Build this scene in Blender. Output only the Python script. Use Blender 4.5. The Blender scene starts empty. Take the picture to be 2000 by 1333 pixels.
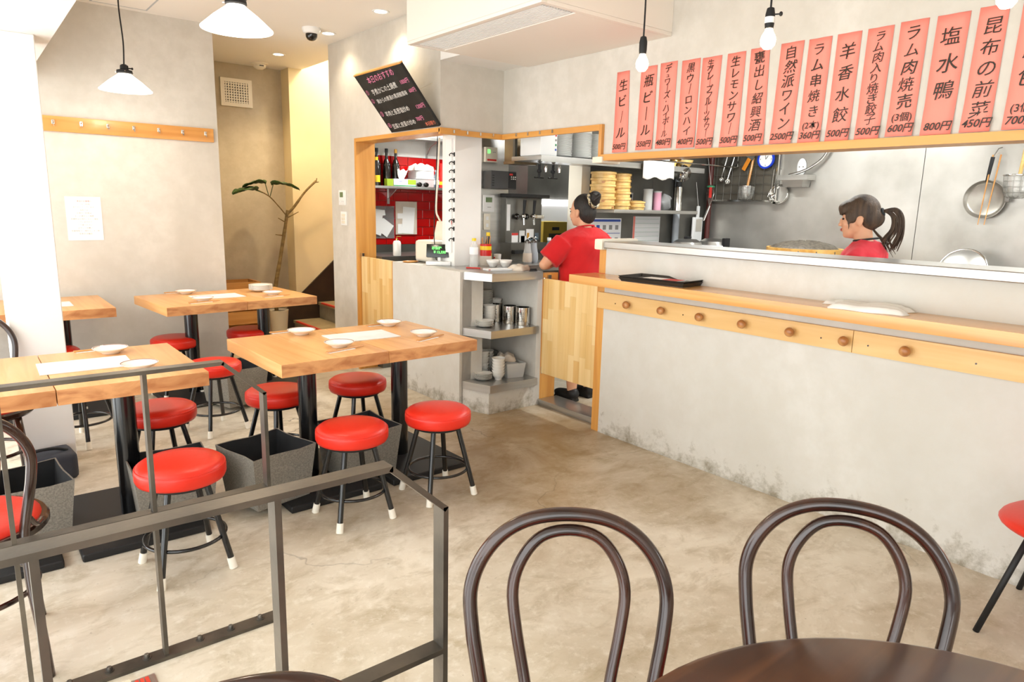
import bpy, bmesh, math, random
from mathutils import Vector, Matrix
random.seed(7)
SC = bpy.context.scene
COL = SC.collection
PI = math.pi

# ------------------------------------------------------------------ camera
cam_d = bpy.data.cameras.new('camera')
cam_d.sensor_width = 36.0
cam_d.lens = 1347.45 / 2000.0 * 36.0
cam_d.clip_start = 0.05
cam = bpy.data.objects.new('camera', cam_d)
COL.objects.link(cam)
yaw, pitch, roll = [math.radians(a) for a in (51.195, 11.0986, 1.3347)]
fw = Vector((math.cos(pitch)*math.cos(yaw), math.cos(pitch)*math.sin(yaw), -math.sin(pitch)))
rt = fw.cross(Vector((0, 0, 1))).normalized()
up = rt.cross(fw)
r2 = math.cos(roll)*rt + math.sin(roll)*up
u2 = -math.sin(roll)*rt + math.cos(roll)*up
cam.matrix_world = Matrix(((r2.x, u2.x, -fw.x, 0), (r2.y, u2.y, -fw.y, 0), (r2.z, u2.z, -fw.z, 1.46), (0, 0, 0, 1)))
SC.camera = cam

# ------------------------------------------------------------------ world, daylight, exposure
w = bpy.data.worlds.new('daylight')
SC.world = w
w.use_nodes = True
w.node_tree.nodes['Background'].inputs[0].default_value = (0.95, 0.985, 0.985, 1)
w.node_tree.nodes['Background'].inputs[1].default_value = 1.9
SC.view_settings.view_transform = 'Standard'
SC.view_settings.look = 'None'
SC.view_settings.gamma = 1.0
SC.view_settings.use_curve_mapping = False
SC.view_settings.exposure = 1.38
SC.cycles.max_bounces = 8
SC.cycles.diffuse_bounces = 4
SC.cycles.glossy_bounces = 4
SC.cycles.transmission_bounces = 5
SC.cycles.transparent_max_bounces = 8
SC.cycles.sample_clamp_indirect = 6.0
SC.cycles.caustics_reflective = False
SC.cycles.caustics_refractive = False
SC.cycles.use_adaptive_sampling = True
SC.cycles.adaptive_threshold = 0.05

def area(name, loc, rot, sx, sy, energy, col=(1, 1, 1), portal=False):
    d = bpy.data.lights.new(name, 'AREA')
    d.shape = 'RECTANGLE'; d.size = sx; d.size_y = sy; d.energy = energy; d.color = col
    if portal: d.cycles.is_portal = True
    o = bpy.data.objects.new(name, d); o.location = loc; o.rotation_euler = rot
    COL.objects.link(o)
    return o
# the open shop front on the street side (x = -1.1) lets the sky in
area('shopfront_portal', (-1.1, 1.75, 0.9), (0, -PI/2, 0), 2.6, 8.5, 1.0, portal=True)

def lamp(name, loc, energy, col, r=0.04, spot=None, rot=(0, 0, 0), parent=None):
    d = bpy.data.lights.new(name, 'SPOT' if spot else 'POINT')
    d.energy = energy; d.color = col; d.shadow_soft_size = r
    if spot: d.spot_size = math.radians(spot); d.spot_blend = 0.8
    o = bpy.data.objects.new(name, d); o.location = loc; o.rotation_euler = rot
    COL.objects.link(o)
    if parent: o.parent = parent
    return o

# ------------------------------------------------------------------ materials
def lin(c):
    out = []
    for v in c[:3]:
        v /= 255.0
        out.append(v/12.92 if v <= 0.04045 else ((v+0.055)/1.055)**2.4)
    return (*out, 1)
MATS = {}
def mat(name, c1, c2=None, scale=4.0, stretch=(1, 1, 1), rough=0.5, metal=0.0, bump=0.0, bscale=40.0, detail=5.0,
        lo=0.35, hi=0.65, coat=0.0, emit=0.0, ecol=None, trans=0.0, ior=1.45, alpha=1.0, spec=0.5, sheen=0.0, space='Object', dist=0.0):
    m = bpy.data.materials.new(name); m.use_nodes = True
    nt = m.node_tree; N = nt.nodes; L = nt.links
    b = N['Principled BSDF']
    b.inputs['Base Color'].default_value = lin(c1)
    b.inputs['Roughness'].default_value = rough
    b.inputs['Metallic'].default_value = metal
    b.inputs['Coat Weight'].default_value = coat
    b.inputs['Coat Roughness'].default_value = 0.12
    b.inputs['Specular IOR Level'].default_value = spec
    b.inputs['Transmission Weight'].default_value = trans
    b.inputs['IOR'].default_value = ior
    b.inputs['Alpha'].default_value = alpha
    b.inputs['Sheen Weight'].default_value = sheen
    if emit:
        b.inputs['Emission Color'].default_value = lin(ecol or c1)
        b.inputs['Emission Strength'].default_value = emit
    if c2 or bump:
        tc = N.new('ShaderNodeTexCoord'); mp = N.new('ShaderNodeMapping')
        L.new(tc.outputs[space], mp.inputs[0]); mp.inputs['Scale'].default_value = stretch
    if c2:
        n = N.new('ShaderNodeTexNoise'); n.inputs['Scale'].default_value = scale; n.inputs['Detail'].default_value = detail
        n.inputs['Distortion'].default_value = dist
        L.new(mp.outputs[0], n.inputs['Vector'])
        r = N.new('ShaderNodeValToRGB'); r.color_ramp.elements[0].position = lo; r.color_ramp.elements[1].position = hi
        r.color_ramp.elements[0].color = lin(c1); r.color_ramp.elements[1].color = lin(c2)
        L.new(n.outputs[0], r.inputs[0]); L.new(r.outputs[0], b.inputs['Base Color'])
    if bump:
        n2 = N.new('ShaderNodeTexNoise'); n2.inputs['Scale'].default_value = bscale; n2.inputs['Detail'].default_value = 3
        L.new(mp.outputs[0], n2.inputs['Vector'])
        bp = N.new('ShaderNodeBump'); bp.inputs['Strength'].default_value = bump; bp.inputs['Distance'].default_value = 0.01
        L.new(n2.outputs[0], bp.inputs['Height']); L.new(bp.outputs[0], b.inputs['Normal'])
    MATS[name] = m
    return m
def nodes_of(m): return m.node_tree.nodes, m.node_tree.links, m.node_tree.nodes['Principled BSDF']

def concrete(name, a, b_, c_, dirt=False):
    """trowelled cement render: cloudy tone on two scales, faint trowel strokes, scuffs where it meets the floor"""
    m = mat(name, a, rough=0.62)
    N, L, b = nodes_of(m)
    tc = N.new('ShaderNodeTexCoord')
    n1 = N.new('ShaderNodeTexNoise'); n1.inputs['Scale'].default_value = 1.3; n1.inputs['Detail'].default_value = 6; n1.inputs['Distortion'].default_value = 0.6
    mp = N.new('ShaderNodeMapping'); mp.inputs['Scale'].default_value = (1, 1, 0.45)
    L.new(tc.outputs['Object'], mp.inputs[0]); L.new(mp.outputs[0], n1.inputs['Vector'])
    r = N.new('ShaderNodeValToRGB')
    r.color_ramp.elements[0].position = 0.3; r.color_ramp.elements[0].color = lin(b_)
    r.color_ramp.elements[1].position = 0.62; r.color_ramp.elements[1].color = lin(a)
    L.new(n1.outputs[0], r.inputs[0])
    n2 = N.new('ShaderNodeTexNoise'); n2.inputs['Scale'].default_value = 9; n2.inputs['Detail'].default_value = 8; n2.inputs['Roughness'].default_value = 0.65
    L.new(tc.outputs['Object'], n2.inputs['Vector'])
    r2_ = N.new('ShaderNodeValToRGB'); r2_.color_ramp.elements[0].position = 0.40; r2_.color_ramp.elements[0].color = (0.35, 0.35, 0.35, 1)
    r2_.color_ramp.elements[1].position = 0.62; r2_.color_ramp.elements[1].color = (0, 0, 0, 1)
    L.new(n2.outputs[0], r2_.inputs[0])
    mx = N.new('ShaderNodeMix'); mx.data_type = 'RGBA'
    L.new(r2_.outputs[0], mx.inputs['Factor']); L.new(r.outputs[0], mx.inputs['A']); mx.inputs['B'].default_value = lin(c_)
    out = mx.outputs['Result']
    if dirt:
        sx = N.new('ShaderNodeSeparateXYZ'); L.new(tc.outputs['Object'], sx.inputs[0])
        mr = N.new('ShaderNodeMapRange'); mr.inputs['From Min'].default_value = 0.0; mr.inputs['From Max'].default_value = 0.24
        mr.inputs['To Min'].default_value = 0.20; mr.inputs['To Max'].default_value = -0.13
        L.new(sx.outputs['Z'], mr.inputs['Value'])
        n3 = N.new('ShaderNodeTexNoise'); n3.inputs['Scale'].default_value = 11; n3.inputs['Detail'].default_value = 9; n3.inputs['Roughness'].default_value = 0.72
        L.new(tc.outputs['Object'], n3.inputs['Vector'])
        ad = N.new('ShaderNodeMath'); ad.operation = 'ADD'; L.new(n3.outputs[0], ad.inputs[0]); L.new(mr.outputs[0], ad.inputs[1])
        rr = N.new('ShaderNodeValToRGB'); rr.color_ramp.elements[0].position = 0.56; rr.color_ramp.elements[0].color = (0, 0, 0, 1)
        rr.color_ramp.elements[1].position = 0.80; rr.color_ramp.elements[1].color = (0.8, 0.8, 0.8, 1)
        L.new(ad.outputs[0], rr.inputs[0])
        m2 = N.new('ShaderNodeMix'); m2.data_type = 'RGBA'; L.new(rr.outputs[0], m2.inputs['Factor']); L.new(out, m2.inputs['A']); m2.inputs['B'].default_value = lin((122, 110, 84))
        out = m2.outputs['Result']
    L.new(out, b.inputs['Base Color'])
    bp = N.new('ShaderNodeBump'); bp.inputs['Strength'].default_value = 0.12; bp.inputs['Distance'].default_value = 0.01
    L.new(n2.outputs[0], bp.inputs['Height']); L.new(bp.outputs[0], b.inputs['Normal'])
    return m
concrete('cement', (218, 213, 204), (201, 195, 184), (192, 186, 174))
concrete('cement_counter', (216, 213, 206), (202, 198, 189), (198, 192, 180), dirt=True)
concrete('cement_warm_lit', (196, 184, 160), (176, 162, 136), (166, 152, 126))  # grey cement again, with the warm downlight put into the colour

def floor_material():
    m = mat('cement_floor', (188, 170, 138), rough=0.36)
    N, L, b = nodes_of(m)
    tc = N.new('ShaderNodeTexCoord')
    def noise(s, d, r=0.6, dist=0.0, st=(1, 1, 1)):
        mp = N.new('ShaderNodeMapping'); mp.inputs['Scale'].default_value = st
        L.new(tc.outputs['Object'], mp.inputs[0])
        n = N.new('ShaderNodeTexNoise'); n.inputs['Scale'].default_value = s; n.inputs['Detail'].default_value = d
        n.inputs['Roughness'].default_value = r; n.inputs['Distortion'].default_value = dist
        L.new(mp.outputs[0], n.inputs['Vector']); return n
    def ramp(src, p0, c0, p1, c1):
        r = N.new('ShaderNodeValToRGB'); e = r.color_ramp.elements
        e[0].position = p0; e[0].color = c0; e[1].position = p1; e[1].color = c1
        L.new(src, r.inputs[0]); return r
    def mix(f, a, bb):
        x = N.new('ShaderNodeMix'); x.data_type = 'RGBA'; L.new(f, x.inputs['Factor']); L.new(a, x.inputs['A'])
        if isinstance(bb, tuple): x.inputs['B'].default_value = bb
        else: L.new(bb, x.inputs['B'])
        return x.outputs['Result']
    n1 = noise(0.9, 8, 0.62, 0.9)
    base = ramp(n1.outputs[0], 0.34, lin((186, 172, 148)), 0.60, lin((222, 213, 196)))
    n2 = noise(4.5, 10, 0.7, 0.5, (1, 1.6, 1))
    f2 = ramp(n2.outputs[0], 0.48, (0, 0, 0, 1), 0.70, (0.75, 0.75, 0.75, 1))
    c = mix(f2.outputs[0], base.outputs[0], lin((162, 146, 116)))
    n3 = noise(22, 8, 0.7)
    f3 = ramp(n3.outputs[0], 0.52, (0, 0, 0, 1), 0.72, (0.6, 0.6, 0.6, 1))
    c = mix(f3.outputs[0], c, lin((230, 224, 211)))
    n5 = noise(60, 4, 0.6)
    f5 = ramp(n5.outputs[0], 0.66, (0, 0, 0, 1), 0.74, (0.5, 0.5, 0.5, 1))
    c = mix(f5.outputs[0], c, lin((96, 80, 56)))
    # brown traffic wear in front of the kitchen door and along the counter
    sxy = N.new('ShaderNodeVectorMath'); sxy.operation = 'DISTANCE'; L.new(tc.outputs['Object'], sxy.inputs[0]); sxy.inputs[1].default_value = (2.75, 3.1, 0)
    dd = N.new('ShaderNodeMapRange'); dd.inputs['From Min'].default_value = 0.3; dd.inputs['From Max'].default_value = 2.1; dd.inputs['To Min'].default_value = 0.34; dd.inputs['To Max'].default_value = -0.12
    L.new(sxy.outputs['Value'], dd.inputs['Value'])
    nw = noise(1.7, 9, 0.68, 0.6); aw = N.new('ShaderNodeMath'); aw.operation = 'ADD'; L.new(nw.outputs[0], aw.inputs[0]); L.new(dd.outputs[0], aw.inputs[1])
    fw_ = ramp(aw.outputs[0], 0.50, (0, 0, 0, 1), 0.88, (0.8, 0.8, 0.8, 1))
    c = mix(fw_.outputs[0], c, lin((138, 110, 66)))
    # hairline cracks
    nd = noise(2.2, 4)
    va = N.new('ShaderNodeVectorMath'); va.operation = 'SCALE'; va.inputs['Scale'].default_value = 0.42
    L.new(nd.outputs['Color'], va.inputs[0])
    vs = N.new('ShaderNodeVectorMath'); vs.operation = 'ADD'; L.new(tc.outputs['Object'], vs.inputs[0]); L.new(va.outputs[0], vs.inputs[1])
    vo = N.new('ShaderNodeTexVoronoi'); vo.feature = 'DISTANCE_TO_EDGE'; vo.inputs['Scale'].default_value = 0.62
    L.new(vs.outputs[0], vo.inputs['Vector'])
    ck = ramp(vo.outputs['Distance'], 0.0012, (0.75, 0.75, 0.75, 1), 0.0030, (0, 0, 0, 1))
    n6 = noise(0.8, 2); g6 = ramp(n6.outputs[0], 0.45, (0, 0, 0, 1), 0.58, (1, 1, 1, 1))
    mm = N.new('ShaderNodeMath'); mm.operation = 'MULTIPLY'; L.new(ck.outputs[0], mm.inputs[0]); L.new(g6.outputs[0], mm.inputs[1])
    c = mix(mm.outputs[0], c, lin((92, 78, 58)))
    L.new(c, b.inputs['Base Color'])
    rr = ramp(n2.outputs[0], 0.3, (0.30, 0.30, 0.30, 1), 0.7, (0.50, 0.50, 0.50, 1)); L.new(rr.outputs[0], b.inputs['Roughness'])
    bp = N.new('ShaderNodeBump'); bp.inputs['Strength'].default_value = 0.08; bp.inputs['Distance'].default_value = 0.01
    L.new(n2.outputs[0], bp.inputs['Height']); L.new(bp.outputs[0], b.inputs['Normal'])
floor_material()

mat('white_paint', (240, 238, 234), (232, 230, 225), scale=2, rough=0.6)
mat('ceiling_paint', (238, 234, 228), rough=0.7)
mat('warm_lit_paint', (232, 214, 172), (226, 206, 160), scale=2, rough=0.7)  # white paint; its cream tone is warm lamplight put into the colour
mat('cream_plastic', (232, 224, 206), rough=0.4)
mat('white_plastic', (240, 240, 238), rough=0.35)
mat('warm_white_panel', (238, 230, 220), rough=0.45)
def wood(name, a, b_, axis='x', scale=3.0, rough=0.38, coat=0.15, lo=0.38, hi=0.66):
    st = {'x': (0.35, 6, 6), 'y': (6, 0.35, 6), 'z': (6, 6, 0.35)}[axis]
    return mat(name, a, b_, scale=scale, stretch=st, rough=rough, coat=coat, lo=lo, hi=hi, detail=6, dist=0.7)
wood('oak_top', (226, 172, 110), (207, 146, 84), 'y')
mat('oak_end', (208, 152, 98), (172, 112, 66), scale=3.2, stretch=(1.6, 1, 5), rough=0.5, lo=0.40, hi=0.66, detail=7, dist=1.4)
wood('honey_trim_y', (222, 162, 84), (206, 142, 66), 'y')
wood('honey_trim_x', (222, 162, 84), (206, 142, 66), 'x')
wood('honey_trim_z', (222, 162, 84), (204, 140, 66), 'z')
wood('ledge_wood', (226, 172, 104), (210, 150, 82), 'y', rough=0.28, coat=0.4)
wood('peg_wood', (230, 190, 128), (220, 176, 110), 'y', rough=0.45)
wood('rack_wood', (224, 162, 88), (202, 136, 64), 'x', scale=2.0)
STAVES = []
for i, (a, b_) in enumerate((((234, 200, 140), (226, 188, 124)), ((230, 194, 132), (222, 182, 116)), ((238, 208, 152), (230, 196, 136)), ((226, 184, 118), (212, 166, 98)))):
    STAVES.append(wood('stave_wood_%d' % i, a, b_, 'z', rough=0.42))
wood('crate_wood', (206, 150, 84), (186, 126, 62), 'x')
wood('knob_wood', (206, 150, 92), (164, 104, 54), 'z', scale=3, rough=0.35)
wood('walnut', (60, 32, 20), (34, 18, 12), 'z', scale=2.5, rough=0.22, coat=0.5)
wood('walnut_top', (86, 52, 28), (52, 28, 16), 'x', scale=2.5, rough=0.30, coat=0.3)
wood('bamboo', (226, 190, 122), (206, 164, 92), 'x', scale=3, rough=0.5)
wood('bamboo_big', (222, 176, 96), (196, 142, 62), 'x', scale=3, rough=0.45)
mat('red_vinyl', (220, 44, 26), (208, 36, 20), scale=3, rough=0.36, bump=0.05, bscale=90)
mat('black_metal', (14, 14, 15), rough=0.22, metal=0.0, coat=0.5)
mat('black_matte', (24, 24, 25), rough=0.55)
mat('raw_steel', (110, 101, 89), (74, 69, 62), scale=5, rough=0.40, metal=0.6, bump=0.05, bscale=60)
mat('white_rubber', (236, 230, 216), rough=0.55)
mat('grey_fabric', (146, 140, 129), (112, 107, 98), scale=150, rough=0.95, lo=0.3, hi=0.7, bump=0.2, bscale=260)
mat('black_lining', (26, 27, 29), (40, 42, 44), scale=6, rough=0.8)
mat('stainless', (196, 194, 190), (170, 168, 163), scale=2.5, stretch=(0.4, 0.4, 6), rough=0.30, metal=0.9, bump=0.03, bscale=12)
mat('stainless_wall', (196, 193, 186), (166, 162, 154), scale=2.2, stretch=(1, 1, 1), rough=0.38, metal=0.72, bump=0.05, bscale=5)
mat('stainless_dark', (120, 118, 112), (96, 94, 88), scale=2.0, rough=0.35, metal=0.65)
mat('stainless_brown', (150, 132, 104), (112, 96, 74), scale=4.0, rough=0.32, metal=0.8)
mat('chrome', (215, 213, 208), rough=0.12, metal=1.0)
mat('brass', (190, 150, 80), rough=0.25, metal=1.0)
mat('dark_iron', (128, 124, 117), (96, 92, 86), scale=6, rough=0.34, metal=0.85)
mat('pan_iron', (172, 167, 157), (150, 145, 136), scale=6, rough=0.36, metal=0.7)
mat('porcelain', (244, 241, 234), rough=0.16, coat=0.3)
mat('porcelain_plate', (246, 246, 242), rough=0.2)
mat('brown_glaze', (150, 84, 54), rough=0.25)
mat('paper_white', (246, 245, 243), rough=0.8)
mat('paper_grey', (232, 231, 228), (220, 219, 216), scale=8, rough=0.8)
mat('pink_paper', (250, 148, 132), (247, 140, 125), scale=2, rough=0.75)
mat('ink', (44, 32, 18), rough=0.45)
mat('ink_grey', (150, 148, 146), rough=0.8)
mat('ink_blue', (60, 86, 170), rough=0.6)
mat('ink_red', (214, 60, 52), rough=0.6)
mat('ink_green', (60, 140, 90), rough=0.6)
mat('blackboard', (26, 26, 25), (46, 46, 44), scale=3, stretch=(1, 3, 1), rough=0.6, lo=0.45, hi=0.75)
mat('chalk_white', (232, 230, 224), rough=0.9)
mat('chalk_pink', (236, 140, 176), rough=0.9)
mat('chalk_orange', (238, 130, 100), rough=0.9)
mat('red_tile', (196, 16, 16), (178, 10, 12), scale=2.0, rough=0.16, coat=0.4)
mat('grout', (150, 60, 50), rough=0.8)
mat('tray_black', (48, 44, 40), rough=0.35)
mat('glass_clear', (250, 250, 250), rough=0.03, trans=1.0, ior=1.15)
mat('bag_plastic', (240, 240, 240), rough=0.18, trans=0.75, ior=1.1, alpha=0.75)
mat('plastic_frost', (244, 244, 241), rough=0.2, trans=0.25, ior=1.2, alpha=0.55)
mat('dark_bottle', (20, 16, 12), rough=0.08, coat=0.5)
mat('soy', (24, 14, 8), rough=0.1, coat=0.5)
mat('tea', (205, 150, 60), rough=0.15)
mat('yellow_plastic', (244, 206, 40), rough=0.35)
mat('gold_cap', (196, 150, 70), rough=0.35, metal=0.6)
mat('red_can', (206, 34, 28), rough=0.3)
mat('green_box', (150, 176, 46), rough=0.5)
mat('cardboard', (176, 150, 60), rough=0.8)
mat('carton_dark', (48, 52, 40), rough=0.7)
mat('clear_blue', (176, 200, 216), rough=0.1, trans=0.6, ior=1.2)
mat('grey_device', (74, 74, 74), rough=0.5)
mat('lcd_green', (112, 132, 92), rough=0.3)
mat('screen_dark', (22, 28, 22), rough=0.15)
mat('led_green', (90, 230, 90), rough=0.5, emit=1.2)
mat('clock_blue', (30, 66, 200), rough=0.3)
mat('cloth_white', (238, 236, 230), (226, 222, 214), scale=8, rough=0.9, bump=0.2, bscale=30)
mat('cloth_beige', (222, 210, 194), (206, 190, 172), scale=8, rough=0.9, bump=0.3, bscale=20)
mat('shirt_red', (206, 22, 26), (192, 16, 22), scale=6, rough=0.85, bump=0.25, bscale=14, sheen=0.1)
mat('shirt_coral', (222, 52, 66), (212, 42, 58), scale=6, rough=0.85, bump=0.25, bscale=14, sheen=0.1)
mat('trousers', (30, 30, 34), rough=0.9)
mat('skin', (222, 170, 136), (214, 158, 124), scale=8, rough=0.5)
mat('lip', (190, 104, 92), rough=0.4)
mat('eye_dark', (34, 24, 20), rough=0.2)
mat('hair_black', (26, 22, 20), (42, 36, 30), scale=6, stretch=(8, 8, 1), rough=0.5, bump=0.6, bscale=30)
mat('hair_brown', (52, 38, 28), (86, 66, 48), scale=5, stretch=(8, 8, 1), rough=0.55, bump=0.6, bscale=30)
mat('clip_pattern', (196, 178, 140), (40, 30, 22), scale=60, rough=0.3, lo=0.48, hi=0.52)
mat('leaf', (44, 70, 32), (62, 92, 42), scale=6, rough=0.4)
mat('bark', (140, 116, 70), (112, 90, 52), scale=12, stretch=(1, 1, 3), rough=0.8, bump=0.4, bscale=30)
mat('pot_beige', (214, 204, 182), rough=0.6)
mat('soil', (60, 46, 34), rough=1.0)
mat('stringer_brown', (48, 34, 26), (60, 44, 32), scale=6, rough=0.45)
mat('step_top', (168, 152, 118), (146, 130, 98), scale=5, rough=0.6)
mat('step_riser', (140, 132, 116), (116, 108, 94), scale=6, rough=0.7)
mat('nosing_red', (206, 62, 44), rough=0.5)
mat('brown_pipe', (84, 34, 28), rough=0.4)
mat('pipe_grey', (176, 182, 188), rough=0.35)
mat('food_dark', (58, 52, 44), (92, 84, 72), scale=40, rough=0.6, bump=0.6, bscale=60)
mat('mesh_wire', (150, 148, 142), rough=0.3, metal=0.9)
mat('bulb_glow', (255, 232, 190), emit=9.0, ecol=(255, 226, 176))
mat('shade_glow', (255, 250, 240), rough=0.3, emit=1.5, ecol=(255, 244, 228))
mat('downlight_glow', (255, 240, 215), emit=6.0, ecol=(255, 236, 205))
mat('tube_glow', (250, 252, 255), emit=4.0)
mat('olive_bag', (52, 56, 66), rough=0.7)
mat('orange_tool', (226, 140, 40), rough=0.5)
mat('green_cap', (60, 130, 90), rough=0.4)
mat('pink_tint', (232, 170, 190), rough=0.2, trans=0.3, ior=1.2)

# ------------------------------------------------------------------ mesh helpers
def bm_(): return bmesh.new()
def box(bm, x0, x1, y0, y1, z0, z1, bev=0.0, seg=2, mtx=None):
    t = bmesh.new()
    bmesh.ops.create_cube(t, size=1.0)
    bmesh.ops.scale(t, vec=(abs(x1-x0), abs(y1-y0), abs(z1-z0)), verts=t.verts)
    if bev: bmesh.ops.bevel(t, geom=t.edges[:] + t.verts[:], offset=bev, segments=seg, profile=0.7, affect='EDGES')
    bmesh.ops.translate(t, vec=((x0+x1)/2, (y0+y1)/2, (z0+z1)/2), verts=t.verts)
    if mtx is not None: bmesh.ops.transform(t, matrix=mtx, verts=t.verts)
    me = bpy.data.meshes.new('tmp'); t.to_mesh(me); t.free(); bm.from_mesh(me); bpy.data.meshes.remove(me)
    return bm
def frame_of(d):
    d = Vector(d).normalized()
    a = Vector((0, 0, 1)) if abs(d.z) < 0.95 else Vector((1, 0, 0))
    u = d.cross(a).normalized(); v = d.cross(u).normalized()
    return u, v
def tube(bm, pts, r, n=10, closed=False, cap=True, flat=1.0):
    pts = [Vector(p) for p in pts]; k = len(pts)
    rs = r if isinstance(r, (list, tuple)) else [r]*k
    rings = []; pu = None
    for i, p in enumerate(pts):
        if closed: d = pts[(i+1) % k] - pts[i-1]
        else: d = pts[min(i+1, k-1)] - pts[max(i-1, 0)]
        d.normalize()
        if pu is None: u, v = frame_of(d)
        else:
            u = pu - d*pu.dot(d)
            if u.length < 1e-5: u, v = frame_of(d)
            u.normalize(); v = d.cross(u)
        pu = u
        rings.append([bm.verts.new(p + (u*math.cos(2*PI*j/n) + v*math.sin(2*PI*j/n)*flat)*rs[i]) for j in range(n)])
    for i in range(k if closed else k-1):
        a, b = rings[i], rings[(i+1) % k]
        for j in range(n): bm.faces.new((a[j], a[(j+1) % n], b[(j+1) % n], b[j]))
    if cap and not closed:
        bm.faces.new(rings[0][::-1]); bm.faces.new(rings[-1])
    return bm
def cyl(bm, p0, p1, r0, r1=None, n=16): return tube(bm, [p0, p1], [r0, r0 if r1 is None else r1], n)
def lathe(bm, prof, n=24, c=(0, 0, 0), cap0=False, cap1=False):
    rings = []
    for (r, z) in prof:
        rings.append([bm.verts.new((c[0]+r*math.cos(2*PI*j/n), c[1]+r*math.sin(2*PI*j/n), c[2]+z)) for j in range(n)] if r > 1e-6 else [bm.verts.new((c[0], c[1], c[2]+z))])
    for a, b in zip(rings, rings[1:]):
        if len(a) == 1 and len(b) == 1: continue
        for j in range(n):
            if len(a) == 1: bm.faces.new((a[0], b[(j+1) % n], b[j]))
            elif len(b) == 1: bm.faces.new((a[j], a[(j+1) % n], b[0]))
            else: bm.faces.new((a[j], a[(j+1) % n], b[(j+1) % n], b[j]))
    if cap0 and len(rings[0]) > 1: bm.faces.new(rings[0][::-1])
    if cap1 and len(rings[-1]) > 1: bm.faces.new(rings[-1])
    return bm
def prism(bm, poly, z0, z1):
    a = [bm.verts.new((x, y, z0)) for x, y in poly]; b = [bm.verts.new((x, y, z1)) for x, y in poly]
    n = len(poly)
    for i in range(n): bm.faces.new((a[i], a[(i+1) % n], b[(i+1) % n], b[i]))
    bm.faces.new(a[::-1]); bm.faces.new(b)
    return bm
def hull(bm, bot, top):
    """solid between two matching polygons given as 3-D points"""
    a = [bm.verts.new(p) for p in bot]; b = [bm.verts.new(p) for p in top]; n = len(a)
    for i in range(n): bm.faces.new((a[i], a[(i+1) % n], b[(i+1) % n], b[i]))
    bm.faces.new(a[::-1]); bm.faces.new(b)
    return bm
def ell(bm, c, r, rot=None, seg=20, rings=14):
    m = Matrix.Translation(c) @ (rot.to_4x4() if rot else Matrix.Identity(4)) @ Matrix.Diagonal((r[0], r[1], r[2], 1))
    bmesh.ops.create_uvsphere(bm, u_segments=seg, v_segments=rings, radius=1.0, matrix=m)
    return bm
def ring(bm, c, R, r, n=32, m=8, z=0):
    return tube(bm, [(c[0]+R*math.cos(2*PI*i/n), c[1]+R*math.sin(2*PI*i/n), c[2]) for i in range(n)], r, m, closed=True)
def spline(pts, k=6):
    """Catmull-Rom through the points"""
    P = [Vector(p) for p in pts]; P = [P[0]*2-P[1]] + P + [P[-1]*2-P[-2]]; out = []
    for i in range(1, len(P)-2):
        for j in range(k):
            t = j/k; a, b, c, d = P[i-1:i+3]
            out.append(0.5*((2*b) + (c-a)*t + (2*a-5*b+4*c-d)*t*t + (3*b-a-3*c+d)*t**3))
    out.append(P[-2]); return out

# ------------------------------------------------------------------ objects
def ob(name, bm, material, parent=None, smooth=None, angle=35, loc=None, rot=None):
    if isinstance(bm, bpy.types.Mesh): me = bm
    else:
        bmesh.ops.recalc_face_normals(bm, faces=bm.faces)
        me = bpy.data.meshes.new(name); bm.to_mesh(me); bm.free()
    if material is not None and not me.materials: me.materials.append(MATS[material] if isinstance(material, str) else material)
    if smooth is not False and len(me.polygons):
        me.shade_smooth() if smooth else me.set_sharp_from_angle(angle=math.radians(angle))
        me.polygons.foreach_set('use_smooth', [True]*len(me.polygons))
    o = bpy.data.objects.new(name, me); COL.objects.link(o)
    if parent is not None: o.parent = parent
    if loc is not None: o.location = loc
    if rot is not None: o.rotation_euler = rot
    return o
def tag(o, label, cat=None, group=None, kind=None):
    o['label'] = label
    if cat: o['category'] = cat
    if group: o['group'] = group
    if kind: o['kind'] = kind
    return o
def thing(name, label, cat, loc=(0, 0, 0), rz=0.0, group=None):
    o = bpy.data.objects.new(name, None); COL.objects.link(o)
    o.location = loc; o.rotation_euler = (0, 0, rz); o.empty_display_size = 0.1
    return tag(o, label, cat, group)
def struct(name, bm, material, label, parent=None, smooth=None):
    o = ob(name, bm, material, parent, smooth)
    if parent is None: tag(o, label, kind='structure')
    return o
def children(o): return [c for c in bpy.data.objects if c.parent == o]
def letter_part(name, items, material, parent): return glyphs(name, items, material, parent)
def copy_tree(root, loc, rz=0.0, label=None, group=None):
    r = root.copy(); COL.objects.link(r); r.location = loc; r.rotation_euler = (0, 0, rz)
    if label: r['label'] = label
    if group: r['group'] = group
    for ch in children(root):
        c = ch.copy(); COL.objects.link(c); c.parent = r
        for g in children(ch):
            d = g.copy(); COL.objects.link(d); d.parent = c
    return r
def share(o, loc, rz=0.0, label=None, parent=None):
    c = o.copy(); COL.objects.link(c); c.location = loc; c.rotation_euler = (0, 0, rz)
    if label: c['label'] = label
    c.parent = parent if parent is not None else o.parent
    return c
def bx(name, material, parent, *a, **k): return ob(name, box(bm_(), *a, **k), material, parent)
def text_mesh(s, size, weight=0.0, shear=0.0):
    c = bpy.data.curves.new('txt', 'FONT'); c.body = s; c.size = size; c.align_x = 'CENTER'; c.align_y = 'CENTER'
    c.offset = weight; c.shear = shear; c.resolution_u = 3
    o = bpy.data.objects.new('txt', c); COL.objects.link(o)
    bpy.context.view_layer.update()
    me = bpy.data.meshes.new_from_object(o.evaluated_get(bpy.context.evaluated_depsgraph_get()))
    me.materials.clear()
    bpy.data.objects.remove(o); bpy.data.curves.remove(c)
    return me
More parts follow.
